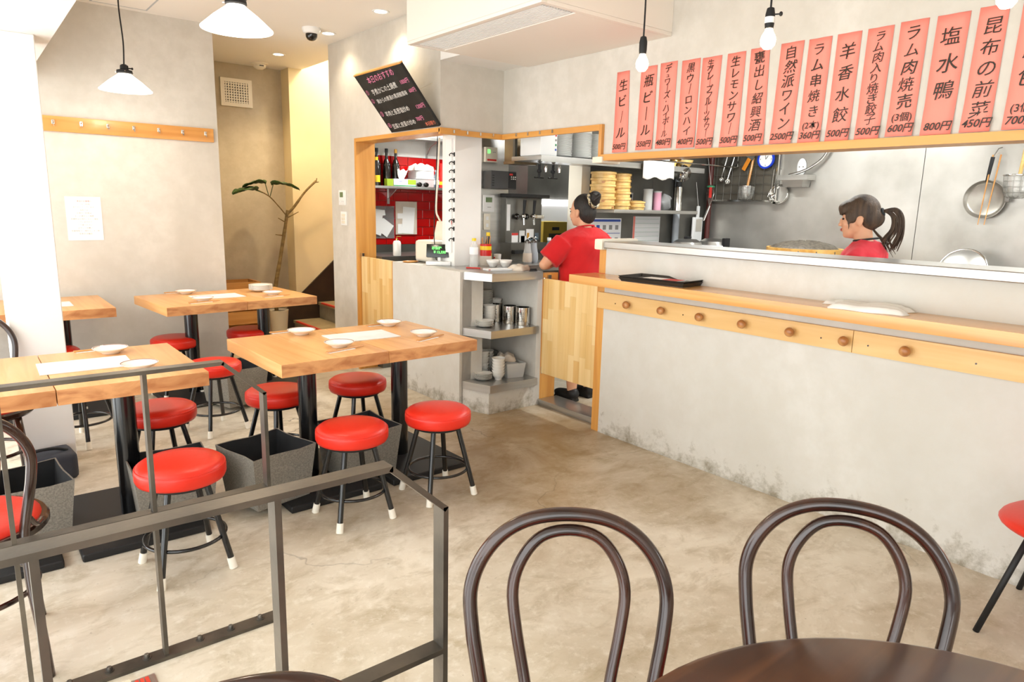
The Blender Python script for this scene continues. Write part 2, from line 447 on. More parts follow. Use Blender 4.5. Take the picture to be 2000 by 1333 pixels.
def glyphs(name, items, material, parent):
    """items: (text, size, weight, shear, matrix) joined into one flat print"""
    bm = bm_()
    for s, size, wt, sh, m in items:
        me = text_mesh(s, size, wt, sh); me.transform(m); bm.from_mesh(me); bpy.data.meshes.remove(me)
    return ob(name, bm, material, parent, smooth=False)
def remesh(bm, voxel, smooth=4, name='body', factor=0.5):
    """weld overlapping solids into one continuous skin"""
    me = bpy.data.meshes.new(name); bmesh.ops.recalc_face_normals(bm, faces=bm.faces); bm.to_mesh(me); bm.free()
    o = bpy.data.objects.new(name, me); COL.objects.link(o)
    r = o.modifiers.new('r', 'REMESH'); r.mode = 'VOXEL'; r.voxel_size = voxel
    if smooth:
        s = o.modifiers.new('s', 'SMOOTH'); s.iterations = smooth; s.factor = factor
    bpy.context.view_layer.update()
    out = bpy.data.meshes.new_from_object(o.evaluated_get(bpy.context.evaluated_depsgraph_get()))
    bpy.data.objects.remove(o); bpy.data.meshes.remove(me)
    out.materials.clear()
    return out
def xyz(M3, t): return Matrix.Translation(t) @ M3.to_4x4()
# print on a wall that faces -x (text runs towards -y, up is +z) / that faces -y (text runs towards +x)
FACE_X = Matrix(((0, 0, -1), (-1, 0, 0), (0, 1, 0)))
FACE_Y = Matrix(((1, 0, 0), (0, 0, -1), (0, 1, 0)))

# ------------------------------------------------------------------ the room
HX = 0.28                     # head of the entrance steps
b = bm_()
box(b, HX, 6.2, -2.6, 7.7, -0.12, 0); box(b, -1.2, HX, 2.19, 7.7, -0.12, 0); box(b, -1.2, HX, -2.6, 1.21, -0.12, 0)
struct('floor', b, 'cement_floor', 'worn tan cement floor with hairline cracks')
st = thing('stairs_entrance', 'cement steps leading down to the street between the two railings', None); st['kind'] = 'structure'
for i in range(3): bx('step', 'cement_floor', st, HX-0.3*(i+1), HX-0.3*i, 1.21, 2.19, -0.17*(i+1)-0.1, -0.17*(i+1))
bx('side_wall', 'cement', st, -1.2, HX, 2.19, 2.26, -0.7, -0.121); bx('side_wall', 'cement', st, -1.2, HX, 1.14, 1.21, -0.7, -0.121)
struct('wall_back', box(bm_(), -1.2, 1.735, 6.0, 7.7, 0, 2.8), 'cement', 'pale grey cement wall behind the rear tables')
struct('wall_corridor', box(bm_(), 1.735, 2.845, 7.52, 7.7, 0, 2.8), 'cement_warm_lit', 'grey cement wall at the end of the passage, coloured by painted warm lamplight')
struct('wall_stairwell', box(bm_(), 2.845, 4.8, 7.31, 7.7, 0, 4.2), 'warm_lit_paint', 'white wall beside the stairs, coloured cream by painted warm lamplight')
b = bm_()
box(b, 2.71, 2.86, 5.527, 6.03, 0, 2.8); box(b, 2.71, 2.86, 4.22, 5.527, 1.983, 2.8)
struct('wall_board', b, 'cement', 'cement wall that carries the tilted blackboard')
struct('wall_return', box(bm_(), 2.86, 3.26, 4.22, 4.34, 1.975, 2.8), 'cement', 'short shaded cement wall between blackboard and menu strips')
b = bm_(); box(b, 3.26, 3.38, 3.2, 4.34, 1.975, 2.8); box(b, 3.26, 3.38, -2.6, 3.2, 1.79, 2.8)
struct('wall_menu', b, 'cement', 'cement wall above the kitchen hatch, hung with pink menu strips')
struct('wall_counter', box(bm_(), 3.2, 3.42, -2.6, 3.05, 0, 1.211), 'cement_counter', 'low cement counter wall with scuffs along the floor')
struct('wall_behind', box(bm_(), -1.2, 3.2, -2.7, -2.6, 0, 2.8), 'white_paint', 'white wall on the near side')
b = bm_(); box(b, -1.2, 2.99, -2.6, 7.7, 2.8, 2.92); box(b, 2.99, 3.38, -2.6, 6.03, 2.8, 2.92)
struct('ceiling', b, 'ceiling_paint', 'white ceiling')
b = bm_(); box(b, 3.38, 6.2, -2.6, 6.03, 2.45, 2.55); box(b, 2.86, 3.38, 4.34, 6.03, 2.45, 2.55)
struct('ceiling_kitchen', b, 'ceiling_paint', 'lower white ceiling over the kitchen')
struct('ceiling_stairwell', box(bm_(), 2.86, 4.8, 5.9, 7.7, 4.2, 4.3), 'ceiling_paint', 'ceiling high above the stairs')
struct('wall_stair_upper', box(bm_(), 2.86, 2.99, 6.03, 7.31, 2.92, 4.2), 'warm_lit_paint', 'upper stairwell wall')
struct('wall_stair_end', box(bm_(), 4.7, 4.8, 6.03, 7.31, 0, 4.2), 'warm_lit_paint', 'end wall of the stairwell')
struct('beam_left', box(bm_(), -1.2, 0.478, -2.6, 6.0, 2.233, 2.8), 'white_paint', 'deep white ceiling beam along the shop front')
struct('pillar_front', box(bm_(), 0.165, 0.402, 4.308, 4.56, 0.0, 2.233, 0.004, 1), 'white_paint', 'bright white square pillar by the shop front')
struct('soffit_corner', box(bm_(), 2.71, 3.26, 3.93, 4.22, 2.425, 2.8), 'white_paint', 'white soffit behind the air conditioner')
b = bm_(); box(b, 6.0, 6.1, 2.42, 4.5, 0, 2.45)
ks = thing('wall_kitchen', 'brushed steel clad kitchen wall with vertical seams', None); ks['kind'] = 'structure'
for y0, y1 in ((-2.6, -0.6), (-0.595, 0.6), (0.605, 2.345), (2.35, 4.35)): bx('steel_panel', 'stainless_wall', ks, 5.985, 6.1, y0, y1, 0, 2.45)
kb = thing('wall_shelf', 'dull steel kitchen wall carrying the two shelves', None); kb['kind'] = 'structure'
for x0, x1 in ((4.30, 5.14), (5.143, 5.985)): bx('steel_panel', 'stainless_dark', kb, x0, x1, 4.35, 4.47, 0, 2.45)
bx('end_cover', 'cream_plastic', kb, 4.2, 4.298, 4.33, 4.49, 0, 2.45)
struct('wall_kitchen_far', box(bm_(), 4.2, 6.2, 5.9, 6.03, 0, 2.45), 'stainless_dark', 'grey wall far behind the beer taps')
struct('wall_kitchen_side', box(bm_(), 6.0, 6.1, 4.47, 5.9, 0, 2.45), 'white_paint', 'white side wall of the back room')
tw = thing('wall_tiled', 'wall behind the hatch with glossy red tiles under white paint', None); tw['kind'] = 'structure'
bx('upper_wall', 'white_paint', tw, 2.86, 4.2, 5.9, 6.03, 1.89, 2.8); bx('lower_wall', 'stainless_dark', tw, 2.86, 4.2, 5.9, 6.03, 0, 1.07)
bx('grout_bed', 'grout', tw, 2.86, 4.2, 5.905, 6.03, 1.07, 1.89)
tb = bm_(); box(tb, -0.0775, 0.0775, -0.004, 0.004, -0.0385, 0.0385, 0.002, 1)
proto = None
rows = 10
for r_ in range(rows):
    z = 1.07 + 0.041 + r_*0.082
    for c_ in range(9):
        x = 2.87 + 0.0795 + c_*0.1585 + (0.079 if r_ % 2 else 0)
        if x > 4.15: continue
        if proto is None: proto = ob('tile', tb, 'red_tile', tw, loc=(x, 5.9015, z))
        else: share(proto, (x, 5.9015, z))
# stairs climbing behind the blackboard wall
stp = thing('stairs_upper', 'narrow stairs with red edged treads climbing to the right', None); stp['kind'] = 'structure'
for i in range(6):
    x = 2.79 + 0.29*i; z = 0.18*(i+1)
    bx('riser', 'step_riser', stp, x+0.012, x+0.29, 6.031, 7.309, 0 if i == 0 else z-0.18, z-0.03)
    bx('tread', 'step_top', stp, x, x+0.305 if i == 5 else x+0.30, 6.031, 7.309, z-0.03, z)
    bx('edge_strip', 'nosing_red', stp, x-0.004, x+0.022, 6.031, 7.20, z-0.012, z+0.003)
b = bm_(); hull(b, [(2.66, 7.285, 0.0), (2.66, 7.285, 0.255), (4.4, 7.285, 1.83), (4.4, 7.285, 1.1), (2.95, 7.285, 0.0)], [(2.66, 7.309, 0.0), (2.66, 7.309, 0.255), (4.4, 7.309, 1.83), (4.4, 7.309, 1.1), (2.95, 7.309, 0.0)])
ob('stringer', b, 'stringer_brown', stp)

# ------------------------------------------------------------------ trim
t1 = thing('trim_hatch', 'honey coloured wooden frame around the serving hatch', None); t1['kind'] = 'structure'
bx('jamb', 'honey_trim_z', t1, 2.695, 2.87, 5.497, 5.527, 0, 1.953)
bx('head_board', 'honey_trim_y', t1, 2.695, 2.87, 4.205, 5.527, 1.953, 1.983)
bx('corner_board', 'honey_trim_x', t1, 2.695, 3.26, 4.196, 4.220, 1.938, 1.975)
bx('long_board', 'honey_trim_y', t1, 3.236, 3.26, 3.2, 4.196, 1.938, 1.975)
bx('upright', 'honey_trim_z', t1, 3.236, 3.385, 3.175, 3.2, 1.752, 1.975)
bx('lower_board', 'honey_trim_y', t1, 3.236, 3.385, -2.6, 3.175, 1.752, 1.79)
bx('corner_cap', 'cream_plastic', t1, 3.222, 3.39, 3.15, 3.235, 1.738, 1.777, bev=0.006)
for i in range(4): bx('clip', 'chrome', t1, 2.80+0.115*i, 2.812+0.115*i, 4.190, 4.196, 1.95, 1.972)
for i in range(4): bx('clip', 'chrome', t1, 3.230, 3.236, 4.02-0.13*i, 4.032-0.13*i, 1.95, 1.972)

# ------------------------------------------------------------------ long counter: steel cap, ledge, peg rail, posts
cp = thing('steel_capping', 'brushed steel capping along the top of the counter wall', 'capping', (3.31, 0.2, 1.212))
b = bm_(); box(b, -0.135, 0.17, -2.7, 2.86, 0, 0.042, 0.004, 1); ob('steel_strip', b, 'stainless', cp)
bx('end_cap', 'cream_plastic', cp, -0.15, 0.185, 2.852, 2.92, -0.012, 0.055, bev=0.012)
tag(bx('counter_ledge', 'ledge_wood', None, 2.965, 3.199, -2.5, 3.135, 0.998, 1.05, bev=0.004), 'long honey wood ledge shelf fixed along the cement counter', 'ledge')
pr_ = thing('peg_rail', 'pale wooden peg rail with striped round knobs under the ledge', 'peg rail', (3.199, 0, 0.88))
bx('board', 'peg_wood', pr_, -0.022, 0, 1.452, 3.085, -0.05, 0.053); bx('board', 'peg_wood', pr_, -0.022, 0, -2.5, 1.449, -0.05, 0.053)
kb_ = None
for i in range(7):
    y = 2.818 - 0.2675*i
    if kb_ is None:
        b = bm_(); lathe(b, [(0.008, 0), (0.009, 0.012), (0.019, 0.018), (0.024, 0.028), (0.021, 0.038), (0.011, 0.044), (0, 0.045)], 16)
        bmesh.ops.rotate(b, matrix=Matrix.Rotation(-PI/2, 3, 'Y'), verts=b.verts)
        kb_ = ob('knob', b, 'knob_wood', pr_, smooth=True, loc=(-0.022, y, 0.002))
    else: share(kb_, (-0.022, y, 0.002)).rotation_euler = (0.5*i, 0, 0)
for y in (2.93, 2.41, 1.60, 1.38, 0.95): ob('screw', cyl(bm_(), (-0.0235, y, -0.005), (-0.021, y, -0.005), 0.004, n=8), 'walnut', pr_)
tag(bx('counter_end_post', 'honey_trim_z', None, 3.205, 3.41, 3.051, 3.118, 0, 0.997), 'honey wood post closing the end of the cement counter', 'post')
tag(bx('upper_end_post', 'honey_trim_z', None, 3.205, 3.40, 3.055, 3.112, 1.051, 1.199), 'short wood post standing on the ledge under the steel capping', 'post')

def half_door(name, label, loc, width, z0, z1, rz=0.0):
    """laminated pine half door; local x along its width"""
    t = thing(name, label, 'door', loc, rz)
    n = max(6, int(width/0.052)); w_ = width/n; rnd = random.Random(len(label))
    for i in range(n):
        cuts = [z0, z0 + (z1-z0)*rnd.uniform(0.12, 0.45), z0 + (z1-z0)*rnd.uniform(0.55, 0.88), z1]
        for a, c in zip(cuts, cuts[1:]):
            bm = bm_(); box(bm, i*w_, (i+1)*w_-0.0006, -0.012-rnd.uniform(0, 0.0006), 0.012, a if a == z0 else a+0.0005, c)
            ob('stave', bm, rnd.choice(STAVES), t, smooth=False)
    bx('edge_lipping', 'honey_trim_z', t, -0.012, -0.0005, -0.012, 0.012, z0, z1)
    for z in (z1-0.02, z0+0.02): ob('hinge', cyl(bm_(), (width+0.005, 0, z-0.025), (width+0.005, 0, z+0.025), 0.008), 'chrome', t)
    return t
half_door('swing_door', 'laminated pine half door beside the elbow of the person in red', (3.262, 3.135, 0), 0.56, 0.262, 0.955, PI/2)
half_door('swing_door', 'narrow laminated pine half door between hatch jamb and grey counter', (2.735, 4.955, 0), 0.535, 0.27, 1.0, PI/2)
tag(bx('hinge_bracket', 'chrome', None, 2.715, 2.735, 5.455, 5.495, 1.003, 1.03), 'small chrome bracket on top of the narrow half door', 'bracket')
dp = thing('door_post', 'thick honey wood door post with dirty foot beside the steel shelves', 'post', (3.30, 3.765, 0))
bx('post_board', 'honey_trim_z', dp, 0, 0.15, 0, 0.052, 0.03, 0.985); ob('hinge', cyl(bm_(), (0.06, -0.012, 0.23), (0.06, -0.012, 0.26), 0.01), 'chrome', dp); bx('latch', 'chrome', dp, 0.045, 0.075, -0.012, -0.001, 0.90, 0.97)
bx('foot', 'knob_wood', dp, 0, 0.15, 0, 0.052, 0, 0.03)
tag(bx('door_sill', 'stainless', None, 3.285, 3.47, 3.12, 3.76, 0.0, 0.045, bev=0.004), 'steel sill plate on the floor under the pine half door', 'sill')

# ------------------------------------------------------------------ grey service counter with steel shelves
sc = thing('service_counter', 'grey cement service counter with open steel shelves at its end', 'counter')
bx('front_wall', 'cement_counter', sc, 2.72, 2.82, 3.975, 4.935, 0, 1.0)
bx('end_wall', 'cement_counter', sc, 2.74, 2.92, 3.975, 4.32, 0, 0.945)
bx('back_wall', 'cement', sc, 2.92, 3.30, 4.32, 4.40, 0, 0.945); bx('side_wall', 'cement', sc, 3.255, 3.30, 3.765, 4.32, 0, 0.945)
out = [(2.745, 3.975), (2.825, 3.745), (3.262, 3.745), (3.262, 3.765), (3.255, 3.765), (3.255, 4.32), (2.92, 4.32), (2.92, 3.975)]
ins = [(2.75, 3.975), (2.83, 3.765), (3.255, 3.765), (3.255, 4.32), (2.92, 4.32), (2.92, 3.975)]
ob('plinth', prism(bm_(), ins, 0, 0.157), 'cement_counter', sc, smooth=False)
ob('shelf', prism(bm_(), out, 0.157, 0.213), 'stainless', sc, smooth=False)
ob('shelf', prism(bm_(), out, 0.549, 0.603), 'stainless', sc, smooth=False)
ob('worktop', prism(bm_(), [(2.8205, 4.935), (2.8205, 3.975), (2.745, 3.974), (2.825, 3.745), (3.285, 3.745), (3.285, 4.935)], 0.946, 1.0005), 'stainless', sc, smooth=False)
rw = thing('rear_worktop', 'steel worktop running below the beer taps', 'worktop', (3.75, 4.6, 0))
bx('top', 'stainless', rw, -0.455, 0.43, -0.42, 0.6, 0.95, 1.0); bx('cabinet', 'stainless_dark', rw, -0.44, 0.42, -0.18, 0.58, 0.0, 0.95)

# ------------------------------------------------------------------ dining tables
def make_table(label, cx, cy, rz, w_=0.55, d=0.74, h=0.735):
    t = thing('dining_table', label, 'table', (cx, cy, 0), rz, 'thick topped wooden dining tables')
    bm = bm_(); box(bm, -w_/2+0.001, w_/2-0.001, -d/2, d/2, h-0.062, h, 0.004, 2)
    o = ob('tabletop', bm, 'oak_top', t)
    o.data.materials.append(MATS['oak_end'])
    for p in o.data.polygons:
        if abs(p.normal.y) > 0.9: p.material_index = 1
    ob('post', cyl(bm_(), (0, 0, 0.032), (0, 0, h-0.072), 0.047, n=28), 'black_metal', t, smooth=None)
    bx('mounting_plate', 'black_matte', t, -0.15, 0.15, -0.15, 0.15, h-0.072, h-0.062)
    bm = bm_(); box(bm, -w_/2+0.03, w_/2-0.03, -0.345, 0.345, 0, 0.034, 0.012, 3); ob('base_plate', bm, 'black_matte', t)
    return t
def pair(cx, cy, rz, la, lb, right_only=False):
    c, s = math.cos(rz), math.sin(rz)
    a = make_table(la, cx-0.2755*c, cy-0.2755*s, rz); b_ = make_table(lb, cx+0.2755*c, cy+0.2755*s, rz)
    return a, b_
pair(1.622, 3.372, math.radians(1.4), 'left half of the front wooden table pair with four dishes', 'right half of the front wooden table pair nearest the service counter')
pair(1.572, 5.43, math.radians(4.9), 'left half of the rear wooden table pair against the cement wall', 'right half of the rear wooden table pair beside the stairs, with stacked plates')
pair(0.237, 3.41, math.radians(0.0), 'wooden table half cut off by the left edge of the picture, front row', 'wooden table behind the railing, right of the white pillar')
pair(0.235, 5.55, math.radians(0.0), 'far left wooden table hidden mostly behind the white pillar', 'far wooden table whose right end shows past the white pillar')

# ------------------------------------------------------------------ stools
def make_stool():
    t = thing('round_stool', '', 'stool', (0, 0, 0), 0, 'round red vinyl stools')
    b = bm_(); lathe(b, [(0, 0.372), (0.14, 0.372), (0.160, 0.378), (0.166, 0.392), (0.1665, 0.420), (0.165, 0.430), (0.161, 0.4335), (0.158, 0.440), (0.145, 0.449), (0.10, 0.454), (0, 0.456)], 40)
    cu = ob('cushion', b, 'red_vinyl', t, smooth=True)
    ob('piping', ring(bm_(), (0, 0, 0.432), 0.1625, 0.003, 40, 6), 'red_vinyl', cu, smooth=True)
    ob('seam', tube(bm_(), spline([(0.1665, 0, 0.385), (0.1678, 0, 0.405), (0.1655, 0, 0.430)], 3), 0.0016, 6), 'red_vinyl', cu, smooth=True)
    b = bm_(); lathe(b, [(0, 0.356), (0.125, 0.356), (0.13, 0.372), (0, 0.372)], 28); ob('seat_board', b, 'black_matte', t)
    for k in range(4):
        a = PI/4 + k*PI/2; c, s = math.cos(a), math.sin(a)
        lg = ob('leg', cyl(bm_(), (0.098*c, 0.098*s, 0.366), (0.186*c, 0.186*s, 0.03), 0.0125, n=12), 'black_metal', t, smooth=None)
        ob('foot_cap', cyl(bm_(), (0.181*c, 0.181*s, 0.045), (0.191*c, 0.191*s, 0.0), 0.0155, 0.0165, n=12), 'white_rubber', lg)
    ob('foot_ring', ring(bm_(), (0, 0, 0.135), 0.150, 0.0075, 40, 8), 'black_metal', t, smooth=True)
    return t
stools = [((1.345, 2.84), 0.0, 'front red stool standing before the left half of the front table'),
          ((1.815, 2.84), 0.0, 'front red stool standing before the right half of the front table'),
          ((1.762, 3.63), 0.1, 'red stool tucked behind the right half of the front table'),
          ((1.290, 3.65), 0.35, 'red stool tucked behind the left half of the front table, beside a black table post'),
          ((0.600, 2.81), 0.05, 'large red stool right behind the railing posts'),
          ((0.705, 3.65), 0.2, 'red stool on the far side of the table behind the railing'),
          ((1.195, 4.50), 0.3, 'red stool standing alone in front of the rear table pair'),
          ((1.195, 5.48), 0.1, 'red stool against the cement wall under the rear left table half'),
          ((1.760, 5.56), 0.5, 'red stool under the rear right table half, near the wooden crate'),
          ((0.42, 5.44), 0.2, 'red stool barely showing right of the white pillar'),
          ((0.49, 4.72), 0.75, 'stool with dark foot ring between pillar and the table post behind the railing')]
s0 = make_stool()
for i, ((x, y), rz, lab) in enumerate(stools):
    if i == 0: s0.location = (x, y, 0); s0.rotation_euler = (0, 0, rz); s0['label'] = lab
    else: copy_tree(s0, (x, y, 0), rz, lab)

# ------------------------------------------------------------------ bentwood chairs
def make_chair():
    t = thing('bentwood_chair', '', 'chair', (0, 0, 0), 0, 'dark bentwood chairs')
    lean = lambda z: -0.175 - (0.095*(z-0.45)/0.43 if z > 0.45 else 0.05*(0.45-z)/0.45)
    half = [(0, 0.871), (0.073, 0.862), (0.131, 0.832), (0.172, 0.782), (0.191, 0.722), (0.186, 0.65), (0.174, 0.58), (0.161, 0.51), (0.154, 0.45), (0.156, 0.30), (0.168, 0.15), (0.176, 0.0)]
    full = [(-x, z) for x, z in half[::-1]] + half[1:]
    ob('back_hoop', tube(bm_(), spline([(x, lean(z), z) for x, z in full], 5), 0.0142, 12), 'walnut', t, smooth=True)
    hi_ = [(0, 0.843), (0.055, 0.83), (0.092, 0.787), (0.109, 0.73), (0.101, 0.655), (0.085, 0.57), (0.072, 0.50), (0.064, 0.45)]
    fi = [(-x, z) for x, z in hi_[::-1]] + hi_[1:]
    ob('inner_hoop', tube(bm_(), spline([(x, lean(z)+0.004 if z > 0.5 else lean(z)+0.012, z) for x, z in fi], 5), 0.0118, 12), 'walnut', t, smooth=True)
    b = bm_(); lathe(b, [(0.165, 0.425), (0.214, 0.425), (0.224, 0.436), (0.224, 0.452), (0.217, 0.460), (0.165, 0.460), (0.165, 0.425)], 40); ob('seat_ring', b, 'walnut', t, smooth=None)
    b = bm_(); lathe(b, [(0, 0.430), (0.18, 0.430), (0.204, 0.452), (0.202, 0.466), (0.17, 0.480), (0, 0.486)], 36); ob('seat_pad', b, 'red_vinyl', t, smooth=True)
    for s in (-1, 1):
        ob('leg', tube(bm_(), [(0.135*s, 0.135, 0.43), (0.15*s, 0.15, 0.25), (0.17*s, 0.172, 0.0)], [0.016, 0.0145, 0.012], 12), 'walnut', t, smooth=True)
        ob('bracket', tube(bm_(), spline([(0.168*s, -0.19, 0.52), (0.185*s, -0.15, 0.475), (0.20*s, -0.10, 0.470)], 5), 0.008, 8), 'walnut', t, smooth=True)
    ob('ring_stretcher', ring(bm_(), (0, -0.01, 0.24), 0.175, 0.009, 40, 8), 'walnut', t, smooth=True)
    return t
def face(dx, dy): return math.atan2(dy, dx) - PI/2
ch = [((0.878-0.26*0.62, 0.898-0.26*0.785), face(-0.62, -0.785), 'dark bentwood chair left of the round brown table, seen through its hoop'),
      ((1.371-0.26*0.86, 0.587-0.26*0.51), face(-0.86, -0.51), 'dark bentwood chair behind the round brown table'),
      ((-0.075, 2.58), face(0.05, 1), 'bentwood chair with red seat at the left edge behind the near railing'),
      ((0.0, 4.03), face(0.05, -1), 'bentwood chair with red seat on the far side of the left table'),
      ((0.135, 0.528), face(-0.285, -0.958), 'bentwood chair of which only the top of the hoop shows at the bottom edge')]
c0 = make_chair()
for i, ((x, y), rz, lab) in enumerate(ch):
    if i == 0: c0.location = (x, y, 0); c0.rotation_euler = (0, 0, rz); c0['label'] = lab
    else: copy_tree(c0, (x, y, 0), rz, lab)
rt_ = thing('round_table', 'round dark brown wooden table in the lower right foreground', 'table', (0.808, 0.070, 0))
b = bm_(); lathe(b, [(0, 0.696), (0.530, 0.696), (0.541, 0.703), (0.545, 0.712), (0.541, 0.721), (0.530, 0.726), (0, 0.726)], 72); ob('tabletop', b, 'walnut_top', rt_, smooth=None)
b = bm_(); lathe(b, [(0, 0), (0.26, 0), (0.26, 0.02), (0.08, 0.05), (0.035, 0.10), (0.035, 0.64), (0.10, 0.6955), (0, 0.6955)], 28); ob('pedestal', b, 'black_matte', rt_)
# red upholstered chair at the right edge
rc = thing('padded_chair', 'red padded chair with thin black legs at the right edge of the picture', 'chair', (2.95, 0.44, 0))
b = bm_(); ell(b, (-0.05, 0, 0.412), (0.285, 0.275, 0.052), seg=36, rings=18)
for v in b.verts:
    v.co.z += 0.012*(v.co.x/0.22)**2
ob('seat', b, 'red_vinyl', rc, smooth=True)
b = bm_(); box(b, -0.20, 0.20, -0.25, -0.21, 0.55, 0.80, 0.018, 3); ob('backrest', b, 'red_vinyl', rc, smooth=True)
for sx in (-1, 1):
    ob('leg', tube(bm_(), [(0.15*sx, 0.15, 0.41), (0.235*sx, 0.245, 0.0)], 0.0105, 10), 'black_matte', rc, smooth=True)
    ob('leg', tube(bm_(), [(0.15*sx, -0.14, 0.41), (0.225*sx, -0.24, 0.0)], 0.0105, 10), 'black_matte', rc, smooth=True)
    ob('back_stay', tube(bm_(), [(0.15*sx, -0.14, 0.41), (0.15*sx, -0.235, 0.60)], 0.009, 8), 'black_matte', rc, smooth=True)
ob('stretcher', tube(bm_(), [(-0.158, 0.158, 0.375), (0.158, 0.158, 0.375)], 0.006, 8), 'black_matte', rc, smooth=True)
ob('stretcher', tube(bm_(), [(-0.158, -0.15, 0.375), (0.158, -0.15, 0.375)], 0.006, 8), 'black_matte', rc, smooth=True)

# ------------------------------------------------------------------ fabric storage bins and bag
def make_bin():
    t = thing('storage_bin', '', 'bin', (0, 0, 0), 0, 'grey fabric storage bins')
    H_ = 0.262; a, c = 0.140, 0.168
    b = bm_()
    def rr(s, z, dz=0.0):
        pts = []
        for i in range(4):
            p, q = [(-1, -1), (1, -1), (1, 1), (-1, 1)][i], [(1, -1), (1, 1), (-1, 1), (-1, -1)][i]
            for k in range(4):
                f = k/4; x = p[0]*(1-f)+q[0]*f; y = p[1]*(1-f)+q[1]*f
                bow = 0.022*math.sin(PI*f); n = [(0, 1), (-1, 0), (0, -1), (1, 0)][i]
                pts.append(((x+n[0]*bow*dz)*s, (y+n[1]*bow*dz)*s, z + (0.004*math.sin(PI*f*2+i) if dz else 0)))
        return pts
    rs = [rr(a, 0.0), rr(a*1.02, 0.02), rr((a+c)/2, H_/2, 0.5), rr(c, H_, 1.0)]
    inn = [rr(c-0.006, H_-0.001, 1.0), rr((a+c)/2-0.006, H_/2, 0.5), rr(a-0.006, 0.012)]
    def loft(b, L, capa=False, capb=False):
        V = [[b.verts.new(p) for p in r] for r in L]
        for u, v in zip(V, V[1:]):
            for j in range(16): b.faces.new((u[j], u[(j+1) % 16], v[(j+1) % 16], v[j]))
        if capa: b.faces.new(V[0][::-1])
        if capb: b.faces.new(V[-1])
    loft(b, rs + [inn[0]], capa=True); ob('shell', b, 'grey_fabric', t, smooth=None)
    b = bm_(); loft(b, [[(x*0.998, y*0.998, z-0.0005) for x, y, z in inn[0]], inn[1], inn[2]], capb=True); ob('lining', b, 'black_lining', t, smooth=None)
    return t
bins = [((1.075, 3.225), 0.22, 'grey fabric bin on the floor in front of the left table post'), ((1.585, 3.27), 0.05, 'grey fabric bin on the floor behind the front middle stool'),
        ((0.10, 3.385), 0.1, 'grey fabric bin beside the bentwood chair at left'), ((0.655, 3.27), -0.05, 'grey fabric bin behind the large red stool by the railing'),
        ((1.46, 4.98), 0.3, 'grey fabric bin in front of the rear table pair')]
b0 = make_bin()
for i, ((x, y), rz, lab) in enumerate(bins):
    z = 0.0345 if i in (2, 3, 1) else 0.0345
    if i == 0: b0.location = (x, y, z); b0.rotation_euler = (0, 0, rz); b0['label'] = lab
    else: copy_tree(b0, (x, y, z), rz, lab)
bg = thing('cloth_bag', 'dark cloth bag lying at the foot of the white pillar', 'bag', (0.255, 4.17, 0), 0.1)
b = bm_(); box(b, -0.09, 0.12, -0.10, 0.10, 0.0, 0.14, 0.035, 3); ob('bag_body', b, 'olive_bag', bg, smooth=True)
ob('strap', tube(bm_(), spline([(-0.07, -0.02, 0.138), (-0.05, -0.03, 0.165), (0.03, -0.03, 0.163), (0.09, -0.02, 0.14)], 5), 0.008, 8), 'black_lining', bg, smooth=True)

# ------------------------------------------------------------------ steel railings
def make_railing(label, y, lower):
    t = thing('steel_railing', label, 'railing', (0, y, 0), 0, 'raw steel railings')
    x0 = -0.75; zt = 0.955; w_ = 0.040; th = 0.012
    def bar(name, pts):       # flat bar, broad face up on the rails and sideways on the posts
        bm = bm_()
        for (ax, az), (bx_, bz) in zip(pts, pts[1:]):
            dx, dz = bx_-ax, bz-az; l = math.hypot(dx, dz); a = math.atan2(dz, dx)
            box(bm, -0.0005, l+0.0005, -w_/2, w_/2, -th, 0, mtx=Matrix.Translation((ax, 0, az)) @ Matrix.Rotation(-a, 4, 'Y'))
        return ob(name, bm, 'raw_steel', t, smooth=False)
    bar('top_rail', [(x0, zt), (0.622, zt), (0.752, 0.835)])
    bx('end_post', 'raw_steel', t, 0.740, 0.752, -w_/2, w_/2, 0.505, 0.836)
    bx('middle_rail', 'raw_steel', t, x0, 0.740, -w_/2, w_/2, 0.494, 0.506)
    bx('end_post_lower', 'raw_steel', t, 0.740, 0.752, -w_/2, w_/2, 0.012 if lower else 0.494, 0.505)
    for x in (0.395, 0.04, -0.315, -0.67): bx('post', 'raw_steel', t, x-0.006, x+0.006, -w_/2+0.002, w_/2-0.002, 0.012, zt-th)
    bx('floor_plate', 'raw_steel', t, x0, 0.76, -0.028, 0.028, 0.0, 0.012)
    for x in (0.70, 0.60, 0.50, 0.34, 0.235, 0.13, 0.0, -0.12):
        bm = bm_(); lathe(bm, [(0, 0.012), (0.013, 0.012), (0.013, 0.015), (0.0085, 0.015), (0.0085, 0.022), (0.007, 0.027), (0, 0.030)], 8, (x, 0.004, 0)); ob('bolt', bm, 'dark_iron', t)
    return t
make_railing('raw steel railing on the far side of the entrance steps, bolted to the floor', 2.245, False)
make_railing('raw steel railing nearest the camera, crossing the lower left', 1.155, True)
ns = thing('stair_nosing', 'red ribbed metal nosing strip at the head of the steps', 'nosing', (HX+0.03, 1.70, 0.0))
bx('strip_base', 'stainless', ns, -0.03, 0.035, -0.48, 0.47, 0.0, 0.004)
for k in range(3): bx('red_rib', 'nosing_red', ns, -0.022+0.014*k, -0.012+0.014*k, -0.47, 0.46, 0.004, 0.008)
for k in range(2): bx('metal_rib', 'stainless', ns, 0.021+0.007*k, 0.025+0.007*k, -0.47, 0.46, 0.004, 0.007)

